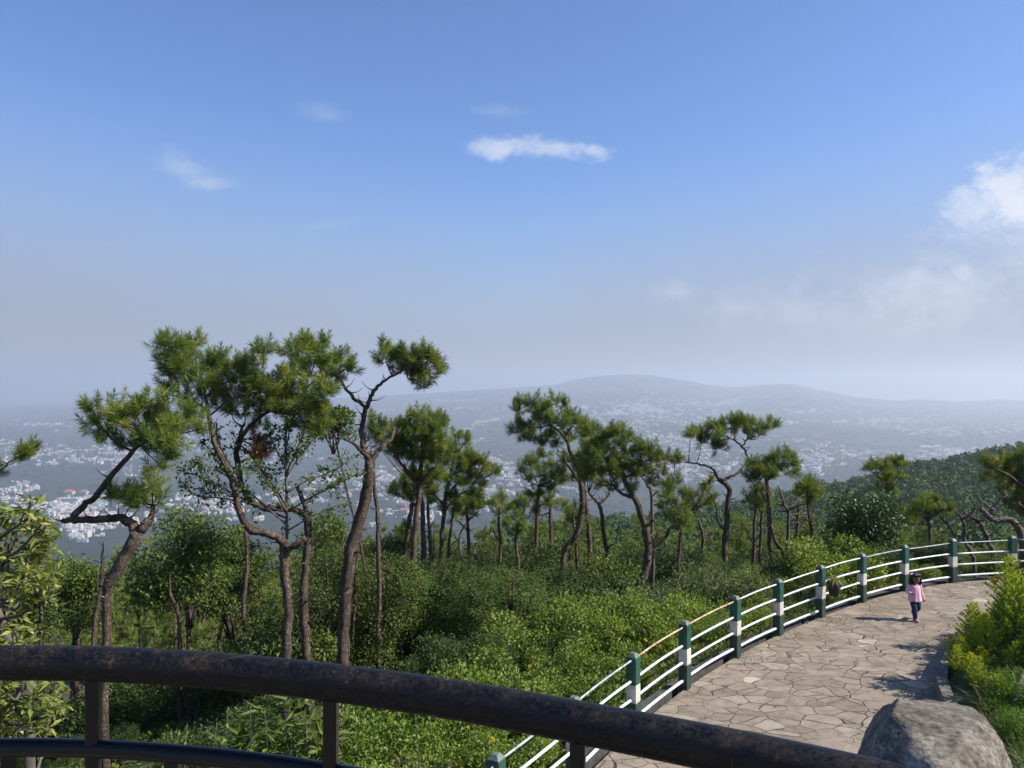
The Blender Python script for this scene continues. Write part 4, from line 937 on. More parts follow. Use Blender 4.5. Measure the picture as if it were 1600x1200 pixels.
# sparse young broadleaf tree whose thin leaves show against the valley
def sparse_tree():
    Y = 15.3; base = P(449, 1000, Y); base[2] = hz(base[0], base[1])
    root = empty('sparse_tree', base, 'young tree with thin stems and sparse small leaves between the forked pines', 'tree')
    s = MB(); f = MB(); tips = []
    def br(pts, dy):
        a = np.array(pts); ys = np.linspace(Y, Y + dy, len(a)); X = np.array([P(p[0], p[1], y) for p, y in zip(a, ys)])
        C = catmull(np.column_stack([X, a[:, 2] / F * Y / 2]), 4); tube(s, C[:, :3], np.maximum(C[:, 3], .004), 5)
        for k in range(len(C) // 3, len(C)):
            for q in range(2):
                d = unit(RNG.normal(size=3) + (0, 0, .15)); l = RNG.uniform(.12, .42); e = C[k, :3] + d * l; tube(s, [C[k, :3], C[k, :3] + d * l * .5 + (0, 0, .02), e], [.005, .004, .0025], 4, caps=False)
                n = RNG.integers(8, 17); t = RNG.random(n)[:, None]; o = C[k, :3] * (1 - t) + e * t + RNG.normal(0, .04, (n, 3))
                add_leaves(f, o, np.repeat(d[None], n, 0), .085, .55, 0, .42, .18, .4, .1)
    top = '448,1000,6 448,900,6 448,800,5 447,740,5 446,690,4 448,650,3'
    tube(s, [base, P(448, 1000, Y)], [.05, .04], 6)
    br(parse(top), .1)
    for b, dy in (('448,790,4 420,750,3 395,715,3 370,690,2', .4), ('448,800,4 430,770,3 405,735,2 380,730,2', -.5), ('447,745,4 470,710,3 495,680,2', .3), ('447,740,3 465,700,3 478,670,2', -.3), ('448,770,3 480,750,3 515,738,2 545,720,2', .5),
                  ('448,800,3 490,775,3 530,755,2 560,740,2', -.2), ('447,730,3 430,700,2 418,670,2', .2), ('448,810,4 400,790,3 350,765,2 310,745,2', .6), ('448,820,3 390,770,3 340,735,2 300,720,2', -.6), ('448,800,3 360,780,2 310,775,2 285,760,2', .2), ('380,770,2 335,715,2 318,690,2', .3), ('448,830,3 500,800,2 540,785,2', .4), ('400,790,2 345,700,2 338,660,2', 0), ('447,700,3 455,665,2 470,650,2', .2), ('370,775,2 330,750,2 280,735,1', -.3)):
        br(parse(b), dy)
    s.obj('trunk', M['bark_grey'], root, base); f.obj('crown', M['leaf_mid'], root, base)
sparse_tree()

# pale-leaved tree in the left foreground: rosettes of long pointed leaves at the twig ends
def left_tree():
    Y = 4.6; b = P(42, 1130, Y); base = np.array((b[0], b[1], hz(b[0], b[1])))
    root = empty('rhododendron_tree', base, 'pale yellow-green leafy tree with rosettes of long leaves, in the left foreground', 'tree')
    s = MB(); f = MB()
    tr = catmull([base - (0, 0, .1), P(46, 1130, Y), P(34, 1080, Y), P(12, 1000, Y + .1), P(-14, 920, Y + .1), P(-20, 850, Y)], 5); tube(s, tr, np.linspace(.036, .014, len(tr)), 9, jit=.1)
    ends = '8,800 22,815 48,795 70,800 88,812 60,820 95,835 35,835 12,840 75,850 100,850 90,868 60,868 30,862 5,868 45,885 80,890 20,900 62,905 5,915 40,920 70,912 10,945 30,960 5,975 22,995 45,1000 8,1015 30,1075 60,1085 12,1090 85,1070 40,1100 70,1105 20,1120 8,1140 60,1125 85,1090 5,1065 48,1062 2,1105 25,1145 -20,850 -30,900 -25,960 -20,1040 -40,1090 -30,800 -45,1000'
    for e in ends.split():
        px, py = map(float, e.split(',')); y = Y + RNG.uniform(-.45, .45); p = P(px - (22 if py < 870 else 4), py + 6, y)
        k = np.argmin(np.abs(tr[:, 2] - (p[2] - .22 + RNG.uniform(-.1, .1)))); o = tr[k]
        md = o * .45 + p * .55 + np.array((0, 0, -.05)) + RNG.normal(0, .03, 3)
        C = catmull([o, md, p], 5); tube(s, C, np.linspace(.012, .005, len(C)), 5)
        for q in range(5):
            pp = p + RNG.normal(0, .05, 3) * (q > 0); n = RNG.integers(9, 14)
            a = np.linspace(0, 2 * math.pi, n, endpoint=False) + RNG.uniform(0, 1); el = RNG.uniform(-.15, .75, n)
            d = np.column_stack([np.cos(a) * np.cos(el), np.sin(a) * np.cos(el), np.sin(el)])
            add_leaves(f, np.repeat(pp[None], n, 0) + d * .012, d, .074, .30, 0, .5, .22, .9, .12, .25)
            if q: tube(s, [C[-3], pp], [.005, .004], 4)
    s.obj('trunk', M['bark_grey'], root, base); f.obj('crown', M['leaf_pale'], root, base)
left_tree()

# ferns and stalks below the railing
def fern_proto():
    root = empty('fern', (0, 0, 0), 'dark green fern with arching fronds below the railing', 'fern', 'ferns below the railing')
    f = MB()
    for k in range(9):
        a = k / 9 * 6.28 + RNG.uniform(-.2, .2); d = np.array((math.cos(a), math.sin(a), 0)); L = RNG.uniform(.5, .8)
        t = np.linspace(0, 1, 22); sp = d[None] * (t * L)[:, None]; sp[:, 2] += np.sin(t * 2.1) * L * .62
        tube(f, sp, np.linspace(.006, .002, 22), 4, caps=False)
        sd = np.cross(d, (0, 0, 1.))
        for sgn in (-1, 1):
            add_leaves(f, sp[2:], np.repeat((sd * sgn + d * .35)[None], 20, 0), .17 * np.interp(t[2:], [0, .3, 1], [.7, 1, .2]).mean(), .22, 0, .45, .1, 1.2, .1, .08)
    f.obj('fronds', M['leaf_mid'], root)
    return root
fp = Placer(fern_proto())
for px, py, Y in ((112, 1130, 7.5), (138, 1140, 7.8), (95, 1150, 7.2), (215, 1145, 8.2), (290, 1165, 8.0), (320, 1180, 8.4)):
    p = P(px, py, Y); fp.put((p[0], p[1], hz(p[0], p[1]) + .15), RNG.uniform(.9, 1.3))
def stalk_proto():
    root = empty('dry_stalk', (0, 0, 0), 'thin dry upright stalk with few leaves below the railing', 'stalk', 'dry stalks below the railing')
    s = MB(); z = np.linspace(0, 2.0, 12); x = .12 * np.sin(z * 1.3); C = np.column_stack([x, .05 * np.cos(z * 2), z]); tube(s, C, np.linspace(.012, .005, 12), 5); s.obj('stem', M['bark_grey'], root)
    f = MB(); k = RNG.integers(1, 12, 14); add_leaves(f, C[k], RNG.normal(size=(14, 3)), .11, .5, 0, .6, .2); f.obj('foliage', M['leaf_bright'], root)
    return root
sp_ = Placer(stalk_proto())
for px, Y in ((348, 9.0), (362, 9.4), (388, 9.2), (405, 9.8), (300, 9.0), (466, 10.0), (640, 8.8)):
    p = P(px, 1100, Y); sp_.put(on_ground(p[0], p[1]), RNG.uniform(.8, 1.1))

# ------------------------------------------------------------------ goldenrod and other plants of the bed
def goldenrod_proto(h, yellow, lab, seedling=False):
    root = empty('goldenrod_plant', (0, 0, 0), lab, 'plant', 'goldenrod plants in the bed beside the path')
    s = MB(); f = MB(); p = MB()
    z = np.linspace(0, h, 14); C = np.column_stack([.04 * np.sin(z * 2), .03 * np.sin(z * 1.4 + 1), z]); tube(s, C, np.linspace(.011, .003, 14), 6)
    # narrow leaves on the lower stem
    n = 230; t = RNG.uniform(.05, .75, n); o = np.column_stack([np.interp(t * h, z, C[:, 0]), np.interp(t * h, z, C[:, 1]), t * h]); a = RNG.uniform(0, 6.28, n)
    add_leaves(f, o, np.column_stack([np.cos(a), np.sin(a), np.full(n, .35)]), .15, .17, 0, .45, .18, .5, .15, .15)
    # side sprays: cone of arching branchlets, shorter towards the tip
    nb = 46
    for k in range(nb):
        t = .30 + .68 * k / nb; zz = t * h; o = np.array((np.interp(zz, z, C[:, 0]), np.interp(zz, z, C[:, 1]), zz)); a = k * 2.399 + RNG.uniform(-.3, .3)
        l = (.44 * (1 - (t - .30) / .72) ** .85 + .03) * RNG.uniform(.8, 1.2) * h / 1.3
        q = np.linspace(0, 1, 7); d = np.array((math.cos(a), math.sin(a), 0))
        sp = o + d * (q * l)[:, None]; sp[:, 2] += q * l * .95 - q ** 2 * l * .25
        tube(s, sp, np.linspace(.004, .0015, 7), 4, caps=False)
        m = int(40 * l / .2) + 9; tt = RNG.uniform(.15, 1, m); oo = np.column_stack([np.interp(tt, q, sp[:, i]) for i in range(3)])
        up = np.repeat((d * .4 + np.array((0, 0, .8)))[None], m, 0) + RNG.normal(0, .35, (m, 3))
        add_leaves(p, oo, up, .056, .36, 0, (.20 + .5 * yellow * RNG.random()) + .25 * t, .14, .2, 0, .25)
    s.obj('stem', M['stem'], root); f.obj('foliage', M['goldenrod_leaf'], root); p.obj('plume', M['plume'], root)
    return root
GR = [Placer(goldenrod_proto(1.35, .25, 'feathery yellow-green goldenrod spire')), Placer(goldenrod_proto(1.2, 1.0, 'golden yellow goldenrod spire')), Placer(goldenrod_proto(1.5, .08, 'green goldenrod spire')), Placer(goldenrod_proto(1.0, .6, 'yellowing goldenrod spire'))]
def bed_z(x, y):
    d = np.min(np.hypot(BED[:, 0] - x, BED[:, 1] - y)); return PATH_Z + float(np.interp(d, [0, .2, .8, 2.5, 6, 9], [.2, .2, .3, .55, 1.0, 1.1]))
# (px of stem, py of tip, distance, kind)
gr = [(1510, 940, 12.6, 0, 'pale goldenrod spire standing alone closest to the path'), (1540, 955, 13.3, 3, 'short goldenrod spire right of the lone pale one'), (1576, 866, 14.2, 2, 'tallest green goldenrod spire, in front of the second fence post from the right'), (1560, 925, 14.2, 0, 'slim goldenrod spire below the tallest one'),
      (1592, 905, 14.8, 0, 'goldenrod spire with yellow side sprays at the right edge'), (1510, 1005, 12.2, 3, 'goldenrod sprig leaning over the kerb at the bed corner'), (1545, 1008, 12.4, 1, 'brightest yellow goldenrod in the bed'), (1530, 1015, 12.0, 1, 'yellow goldenrod left of the brightest one'), (1565, 1020, 12.8, 1, 'yellow goldenrod right of the brightest one'),
      (1582, 985, 13.2, 2, 'grey-green goldenrod spire near the right edge'), (1600, 960, 13.6, 2, 'green goldenrod cut by the right edge'), (1494, 1020, 12.0, 0, 'drooping goldenrod hanging over the path'), (1550, 1085, 11.0, 3, 'small goldenrod behind the boulder top'), (1565, 1100, 10.6, 0, 'low goldenrod right of the boulder top'), (1530, 1060, 11.2, 2, 'leafy goldenrod base between the boulder and the yellow plumes'), (1590, 1040, 11.6, 2, 'bushy goldenrod beside the orange flower'), (1486, 1012, 12.5, 0, 'goldenrod sprig farthest out over the path edge'), (1503, 985, 12.9, 3, 'thin goldenrod just behind the lone pale spire'), (1525, 975, 13.6, 2, 'green goldenrod behind the brightest yellow one'), (1556, 960, 14.4, 0, 'pale goldenrod under the red-orange flower'), (1515, 1035, 11.8, 1, 'low yellow goldenrod above the boulder'), (1572, 935, 15.0, 3, 'small goldenrod half hidden behind the slim spire'), (1597, 1000, 12.6, 0, 'pale goldenrod low at the right edge')]
HK = [1.35, 1.2, 1.5, 1.0]
for px, py, Y, k, lab in gr:
    t = P(px, py, Y); z = bed_z(t[0], t[1]); sc = max(.45, (t[2] - z) / HK[k])
    o = GR[k].put((t[0], t[1], z - .03), min(sc, 1.25) * .8, label=lab, sz=min(sc, 1.7))
    o.rotation_euler[0] = RNG.uniform(-.08, .08); o.rotation_euler[1] = RNG.uniform(-.10, .06)
gm = 0
for _ in range(400):
    if gm >= 16: break
    Y = RNG.uniform(11.2, 16.2); k = np.argmin(abs(BED[:40, 1] - Y)); x = BED[k, 0] + RNG.uniform(.45, 2.1); u = 800 + F * x / Y
    if not 1470 < u < 1640: continue
    kind = RNG.integers(4); z = bed_z(x, Y); top = np.interp(u, [1470, 1488, 1515, 1545, 1575, 1600, 1640], [1045, 1020, 985, 950, 900, 885, 875]) + RNG.uniform(0, 60)
    sc = ((600 - top) / F * Y - z) / HK[kind]
    if not .4 < sc < 1.3: continue
    GR[kind].put((x, Y, z - .03), sc * .75, sz=sc, label='feathery goldenrod among those massed in the bed by the right edge'); gm += 1
fer = Placer(bush_proto('feathery_bush', 'low bright green bush of fine feathery leaves in the bed', 'bush', 'feathery green bushes in the bed', 'fern', 'stem', n_blobs=16, rx=.6, h=.75, leaves=5200, L=.10, asp=.12, up=.2, shell=.25))
for px, Y, s in ((1588, 11.9, .75), (1592, 11.0, .75), (1570, 11.0, .6), (1610, 12.8, .9), (1545, 11.6, .45), (1600, 14.0, .8), (1612, 10.4, .9), (1578, 10.4, .7), (1560, 13.4, .5), (1650, 13, 1.2), (1660, 11.5, 1.2), (1600, 9.6, .8), (1530, 13.2, .45)):
    x = (px - 800) / F * Y; fer.put((x, Y, bed_z(x, Y) - .05), s)
uh = Placer(bush_proto('bed_shrub', 'dark leafy shrub at the back of the bed by the right edge', 'shrub', 'dark shrubs behind the goldenrod', 'leaf_mid', n_blobs=12, rx=.8, h=1.1, leaves=3600, L=.09, asp=.45))
for px, Y, s in ((1632, 15.0, .8), (1650, 14.2, .9), (1660, 15.4, 1.0), (1680, 14, 1.3), (1700, 12, 1.3)):
    x = (px - 800) / F * Y; uh.put((x, Y, bed_z(x, Y) - .05), s)
def flower(name, lab, px, py, Y, mat):
    p = P(px, py, Y); z = bed_z(p[0], p[1]); root = empty(name, (p[0], p[1], z), lab, 'flower'); off = (p[0], p[1], z)
    s = MB(); tube(s, [(p[0], p[1], z), (p[0] + .02, p[1], (z + p[2]) / 2), p], [.006, .005, .004], 5); s.obj('stem', M['stem'], root, off)
    f = MB(); n = 34; v = unit(RNG.normal(size=(n, 3)) + (0, -.2, .5)); add_leaves(f, p + v * .012, v, .055, .6, 0, .5, .3, .3, 0, .2); f.obj('petals', M[mat], root, off)
flower('marigold', 'red-orange round flower beside the tallest goldenrod', 1553, 906, 14.2, 'flower_red')
flower('marigold', 'orange flower in the feathery green bush near the right edge', 1575, 1046, 11.5, 'flower_red')
for px, py, Y, lab in ((855, 984, 13.6, 'small yellow blossom high on the sunlit bushes'), (828, 1042, 12.2, 'yellow blossom cluster just above the dark railing'), (1008, 1000, 13.0, 'yellow blossom near the first rusty rail'), (770, 1156, 9.4, 'orange blossom below the dark railing')):
    p = P(px, py, Y); z = hz(p[0], p[1]); root = empty('blossom', (p[0], p[1], z), lab, 'flower'); off = (p[0], p[1], z)
    s = MB(); tube(s, [(p[0], p[1], z), p], [.006, .004], 5); s.obj('stem', M['stem'], root, off)
    f = MB(); n = 24; v = unit(RNG.normal(size=(n, 3)) + (0, -.6, .6)); add_leaves(f, p + v * .01, v, .028, .6, 0, .5, .3, .3, 0, .3); f.obj('petals', M['flower_yellow'], root, off)
# fallen pale log at the right edge
mb = MB(); a = P(1586, 1094, 10.4); b_ = P(1604, 1046, 11.2); tube(mb, catmull([a, (a + b_) / 2 + (0, 0, .02), b_], 4), np.linspace(.045, .03, 9), 8, jit=.12)
tag(mb.obj('log', M['bark_grey']), 'pale weathered branch lying in the greenery at the right edge', 'branch')

# spider plant in a dark pot hung on the fence
def planter():
    Y = 15.95; p = P(1303, 918, Y); root = empty('hanging_planter', p, 'dark pot with a grassy spider plant hung on the fence rails', 'planter'); off = p
    mb = MB(); z = np.linspace(-.16, .12, 6); C = np.column_stack([np.full(6, p[0]), np.full(6, p[1]), p[2] + z]); tube(mb, C, np.array((.085, .10, .115, .13, .14, .135)), 16)
    o = mb.obj('pot', noisy_mat('dark_pot', [(.3, (.012, .011, .014)), (.7, (.04, .032, .03))], 9, rough=.6), root, off)
    f = MB()
    for k in range(70):
        a = RNG.uniform(0, 6.28); L = RNG.uniform(.22, .5); e = RNG.uniform(.5, 1.35); t = np.linspace(0, 1, 6)
        d = np.array((math.cos(a), math.sin(a), 0)); c = p + (0, 0, .11) + d * (t * L * math.cos(e))[:, None] + np.array((0, 0, 1.)) * (t * L * math.sin(e) - t ** 2 * L * .75)[:, None]
        w = np.cross(d, (0, 0, 1.)) * .009; ww = np.interp(t, [0, .3, 1], [.7, 1, .05])[:, None]
        V = np.stack([c - w * ww, c + w * ww], 1).reshape(-1, 3); i = np.arange(5) * 2
        f.add(V, np.stack([i, i + 1, i + 3, i + 2], -1), 0, RNG.uniform(.3, 1))
    f.obj('foliage', leaf_mat('spider_plant_leaves', [(0, (.10, .15, .03)), (.6, (.24, .26, .06)), (1, (.42, .38, .16))], .5, .3), root, off)
    h = MB(); tube(h, [p + (-.09, .10, .1), p + (-.09, .16, .2), p + (-.09, .2, .14)], .004, 5); tube(h, [p + (.09, .10, .1), p + (.09, .16, .2), p + (.09, .2, .14)], .004, 5); h.obj('hook', M['iron_paint'], root, off)
planter()

# ------------------------------------------------------------------ grass and ground cover (uncountable)
def ground_cover():
    n = 46000; y = RNG.uniform(6.5, 24, n); u = RNG.uniform(-150, 1650, n); x = (u - 800) / F * y; d = fence_dist(x, y)
    k = (d > .35) & (RNG.random(n) < np.clip(1.3 - (y - 6) / 26, .25, 1)); x = x[k]; y = y[k]; z = H(x, y)
    mb = MB(); c = np.column_stack([x, y, z + RNG.uniform(0, .28, len(x)) * (.3 + fbm(x, y, 5, 3) + .6)])
    add_leaves(mb, c, np.tile((0, 0, .7), (len(x), 1)), .085, .55, 0, .45, .2, .7)
    tag(mb.obj('ground_cover', M['leaf_bright']), 'low leafy ground cover on the slope outside the fence', kind='stuff')
    # grass along the kerb and at the bottom right
    pts = []
    n = 15000; t = RNG.uniform(0, 1, n) ** .8; fl = FLINE[(FLINE[:, 1] > 6)]; L = len(fl) - 1
    i = (t * L * .8).astype(int); q = t * L * .8 - i; b = fl[i] * (1 - q)[:, None] + fl[i + 1] * q[:, None]
    tg = unit(fl[i + 1] - fl[i]); off = RNG.gamma(1.6, .35, n) + .28; b = b + np.stack([-tg[:, 1], tg[:, 0]], -1) * off[:, None]
    P1 = np.column_stack([b, H(b[:, 0], b[:, 1])])
    n2 = 14000; yy = RNG.uniform(8.5, 13, n2); uu = RNG.uniform(1535, 1700, n2); xx = (uu - 800) / F * yy; P2 = np.column_stack([xx, yy, [bed_z(a, b) for a, b in zip(xx, yy)]])
    # tufts growing in the joints beside the posts
    n3 = 600; k = RNG.integers(0, len(FENCE), n3); P3 = np.column_stack([FENCE[k] + RNG.normal(0, .16, (n3, 2)) + np.array((.12, -.1)), np.full(n3, PATH_Z)])
    pp = np.vstack([P1, P2, P3]); n = len(pp); h = np.concatenate([RNG.uniform(.08, .26, len(P1)), RNG.uniform(.15, .5, len(P2)), RNG.uniform(.02, .07, len(P3))])
    d = RNG.normal(0, .35, (n, 3)); d[:, 2] = 1; d = unit(d); s = unit(np.cross(d, RNG.normal(size=(n, 3)))) * .004 * (1 + h[:, None] * 3)
    mid = pp + d * (h * .6)[:, None]; tip = pp + d * h[:, None] + np.column_stack([d[:, :2] * h[:, None] * .6, -h * .15])
    V = np.stack([pp - s, pp + s, mid + s * .7, tip, mid - s * .7], 1).reshape(-1, 3); i = np.arange(n)[:, None] * 5
    mb = MB(); mb.add(V, [i + np.array([[0, 1, 2, 4]]), i + np.array([[4, 2, 3]])], 0, np.repeat(np.clip(RNG.normal(.5, .25, n), 0, 1), 5))
    tag(mb.obj('grass', M['grass']), 'rough grass along the kerb and in the bed', kind='stuff')
ground_cover()
def litter():
    n = 900; y = RNG.uniform(9, 20, n); x = RNG.uniform(-1, 14, n); d = fence_dist(x, y); bd = np.array([np.min(np.hypot(BED[:, 0] - a, BED[:, 1] - b)) for a, b in zip(x, y)])
    inside = (d < -.12) & np.array([b[np.argmin(abs(BED[:60, 1] - q))] > p for p, q, b in zip(x, y, [BED[:60, 0]] * n)])
    near = np.minimum(-d, bd); k = inside & (RNG.random(n) < np.where(near < .6, .8, .10)); p = np.column_stack([x[k], y[k], np.full(k.sum(), PATH_Z + .006)])
    mb = MB(); add_leaves(mb, p, np.column_stack([RNG.normal(size=(len(p), 2)), np.zeros(len(p))]), .055, .5, 0, .5, .3, 1.5, 0, .15)
    tag(mb.obj('fallen_leaves', M['leaf_dry']), 'dry fallen leaves and grit along the edges of the paved path', kind='stuff')
litter()

# ------------------------------------------------------------------ pines further down the slope (copies of a few prototypes)
def pine_proto(h, lab, seed_bend, tiers, rad, dens):
    root = empty('slope_pine', (0, 0, 0), lab, 'tree', 'pines on the slope behind the front row')
    s = MB(); cm = MB()
    z = np.linspace(0, 1, 8); b = seed_bend
    C = np.column_stack([b * np.sin(z * 3.1) * .5 + RNG.normal(0, .05, 8), RNG.normal(0, .08, 8), z * h]); C = catmull(C, 4)
    tube(s, C, np.linspace(.13, .03, len(C)) * h / 9, 7, jit=.08)
    for t in range(tiers):
        f = .45 + .55 * (t + RNG.random()) / tiers; k = int(f * (len(C) - 1)); a = t * 2.4 + RNG.uniform(-.4, .4)
        l = rad * (1.15 - .75 * (f - .45) / .55) * RNG.uniform(.55, 1.1); o = C[k]; d = np.array((math.cos(a), math.sin(a), .22)); e = o + d * l
        tube(s, catmull([o, o + d * l * .5 - (0, 0, .05), e], 3), np.linspace(.035, .012, 7), 5)
        for q in range(3):
            c = e - d * l * .33 * q + RNG.normal(0, .18, 3); R_ = RNG.uniform(.38, .6) * (1 if q < 2 else .7)
            n = int(8 * dens); v = unit(RNG.normal(size=(n, 3)) + (0, 0, .25)); pp = c + v * R_ * RNG.uniform(.3, .95, n)[:, None] * np.array((1, 1, .7))
            add_needles(cm, pp, v * .6 + np.array((0, 0, .8)), 34, .20, .018, .18)
    s.obj('trunk', M['bark'], root); cm.obj('crown', M['needles'], root)
    return root
SP = [Placer(pine_proto(9, 'round-topped pine among the many on the slope behind the front row', .5, 12, 1.5, 1.0)),
      Placer(pine_proto(10, 'tall narrow pine among the many on the slope behind the front row', -.4, 14, 1.2, 1.0)),
      Placer(pine_proto(7.5, 'short spreading pine among the many on the slope behind the front row', .9, 10, 1.8, 1.1)),
      Placer(pine_proto(9, 'leaning pine among the many on the slope behind the front row', 1.6, 11, 1.4, 1.0))]
cnt = 0
taken = []
for _ in range(8000):
    if cnt >= 230: break
    Y = math.exp(RNG.uniform(math.log(27), math.log(105))); u = RNG.uniform(-160, 1760); x = (u - 800) / F * Y
    g = hz(x, Y)
    if any((x - a) ** 2 + (Y - b) ** 2 < (2.2 + Y * .012) ** 2 for a, b in taken): continue
    s = RNG.uniform(.75, 1.15); k = RNG.integers(4); hh = (9, 10, 7.5, 9)[k] * s
    # crown tops stay under the skyline of the wood that the photograph shows
    lim = np.interp(u, [-160, 60, 300, 600, 760, 900, 1150, 1300, 1500, 1760], [830, 832, 820, 812, 815, 800, 800, 805, 815, 800]) + RNG.gamma(1.3, 14)
    top = 600 - (g + hh) / Y * F
    if top < lim:
        s *= max(.5, (((600 - lim) / F * Y) - g) / hh); hh = (9, 10, 7.5, 9)[k] * s
        if 600 - (g + hh) / Y * F < lim - 6: continue
    if top > 960: continue
    taken.append((x, Y)); cnt += 1
    SP[k].put((x, Y, g - .15), s)

# ------------------------------------------------------------------ the far wood: uncountable tree crowns on the slopes beyond
def far_wood():
    mb = MB(); P_ = []
    n = 26000; Y = np.exp(RNG.uniform(math.log(88), math.log(1150), n)); u = RNG.uniform(-200, 1800, n); x = (u - 800) / F * Y
    keep = RNG.random(n) < np.clip((Y / 480) ** 1.0, .13, 1); x = x[keep]; Y = Y[keep]; u = u[keep]
    z = H(x, Y); 
    vis = (600 - (z + 12) / Y * F) < 905; x = x[vis]; Y = Y[vis]; z = z[vis]
    n = len(x); h = RNG.uniform(7.5, 13, n); r = RNG.uniform(2.4, 4.2, n)
    per = np.where(Y < 170, 420, np.where(Y < 300, 220, np.where(Y < 520, 100, 40))); size = np.where(Y < 170, .26, np.where(Y < 300, .40, np.where(Y < 520, .68, 1.2)))
    idx = np.repeat(np.arange(n), per); N = len(idx)
    # every crown is a handful of lobes
    lob = RNG.normal(0, .42, (n, 5, 3)); lob[:, :, 2] = np.abs(lob[:, :, 2]) * 1.1 - .25
    li = RNG.integers(0, 5, N)
    v = unit(RNG.normal(size=(N, 3)) + (0, 0, .35)); c = lob[idx, li] + v * .55 * RNG.uniform(.7, 1.05, N)[:, None]
    p = np.column_stack([x, Y, z + h - r * .9])[idx] + c * r[idx][:, None] * np.array((1, 1, .95))
    nr = unit(v + RNG.normal(0, .55, (N, 3))); t1 = unit(np.cross(nr, RNG.normal(size=(N, 3)))); t2 = np.cross(nr, t1); s = (size[idx] * RNG.uniform(.6, 1.3, N))[:, None]
    V = np.stack([p + t1 * s, p - t1 * s * .5 + t2 * s * .85, p - t1 * s * .5 - t2 * s * .85], 1).reshape(-1, 3)
    tint = np.clip(RNG.normal(.38, .17, n)[idx] + RNG.normal(0, .10, N), 0, 1)
    i = np.arange(N)[:, None] * 3; mb.add(V, [i + np.array([[0, 1, 2]])], 0, np.repeat(tint, 3))
    # bare trunks under the nearer crowns
    tk = np.where(Y < 260)[0]
    for q in tk[:500]: tube(mb, [(x[q], Y[q], z[q] - .5), (x[q] + RNG.normal(0, .2), Y[q], z[q] + h[q] - r[q] * .6)], [.2, .09], 5, 1, caps=False)
    tag(mb.obj('far_wood', [M['far_leaf'], M['bark']]), 'dense pine wood covering the slopes beyond the front trees', kind='stuff')
M['valley_leaf'] = leaf_mat('valley_tree_foliage', [(0, (.010, .020, .011)), (.45, (.022, .038, .016)), (1, (.05, .07, .028))], .8, .1, .1)
M['far_leaf'] = leaf_mat('far_pine_foliage', [(0, (0.025, 0.0515, 0.0175)), (0.45, (0.0562, 0.103, 0.0275)), (1, (0.1125, 0.1609, 0.0438))], .6, .15, .2)
far_wood()

def valley_woods():
    """clumps of trees over the valley floor: too many and too far to count"""
    n = 26000; Y = np.exp(RNG.uniform(math.log(2300), math.log(11500), n)); u = RNG.uniform(-100, 1700, n); x = (u - 800) / F * Y
    den = fbm(x / 420, Y / 420, 71, 4) + .5
    k = RNG.random(n) < np.clip((den - .34) * 3.2, .05, 1) * np.clip(Y / 5200, .35, 1); x = x[k]; Y = Y[k]; z = H(x, Y); n = len(x)
    r = RNG.uniform(7, 17, n) * np.clip(Y / 4200, .7, 2.2); per = 22; idx = np.repeat(np.arange(n), per); N = len(idx)
    v = unit(RNG.normal(size=(N, 3)) + (0, 0, .6)); p = np.column_stack([x, Y, z + r * .25])[idx] + v * (r[idx] * RNG.uniform(.6, 1.1, N))[:, None] * np.array((1.5, 1.5, .62))
    nr = unit(v + RNG.normal(0, .4, (N, 3))); t1 = unit(np.cross(nr, RNG.normal(size=(N, 3)))); t2 = np.cross(nr, t1); s = (r[idx] * RNG.uniform(.35, .7, N))[:, None]
    V = np.stack([p + t1 * s, p - t1 * s * .5 + t2 * s * .85, p - t1 * s * .5 - t2 * s * .85], 1).reshape(-1, 3)
    i = np.arange(N)[:, None] * 3; mb = MB(); mb.add(V, [i + np.array([[0, 1, 2]])], 0, np.repeat(np.clip(RNG.normal(.3, .15, n)[idx] + RNG.normal(0, .08, N), 0, 1), 3))
    tag(mb.obj('valley_woods', M['valley_leaf']), 'hazy clumps of trees between the built-up parts of the valley', kind='stuff')
valley_woods()

# ------------------------------------------------------------------ the town in the valley
def flat(name, c, rough=.7):
    return noisy_mat(name, [(.3, tuple(np.array(c) * .85)), (.7, c)], .3, 3, rough, 0)
WALLC = [(.50, .49, .475), (.47, .44, .39), (.62, .55, .50), (.66, .60, .58), (.55, .53, .52), (.74, .66, .52), (.5, .6, .58), (.66, .48, .42)]
ROOFC = [(.44, .44, .45), (.42, .12, .09), (.34, .30, .29), (.25, .36, .35), (.6, .58, .55), (.36, .22, .18), (.56, .56, .56), (.24, .30, .40)]
HM = [flat('house_wall_%s' % k, c) for k, c in zip(('white', 'cream', 'brown', 'rose', 'grey', 'yellow', 'teal', 'brick'), WALLC)]
RM = [flat('house_roof_%s' % k, c, .5) for k, c in zip(('tin', 'red', 'slate', 'green', 'concrete', 'rust', 'pale', 'blue'), ROOFC)]
M['window_dark'] = noisy_mat('dark_window', [(.3, (.03, .035, .04)), (.7, (.06, .065, .07))], .5, 2, .2, 0)

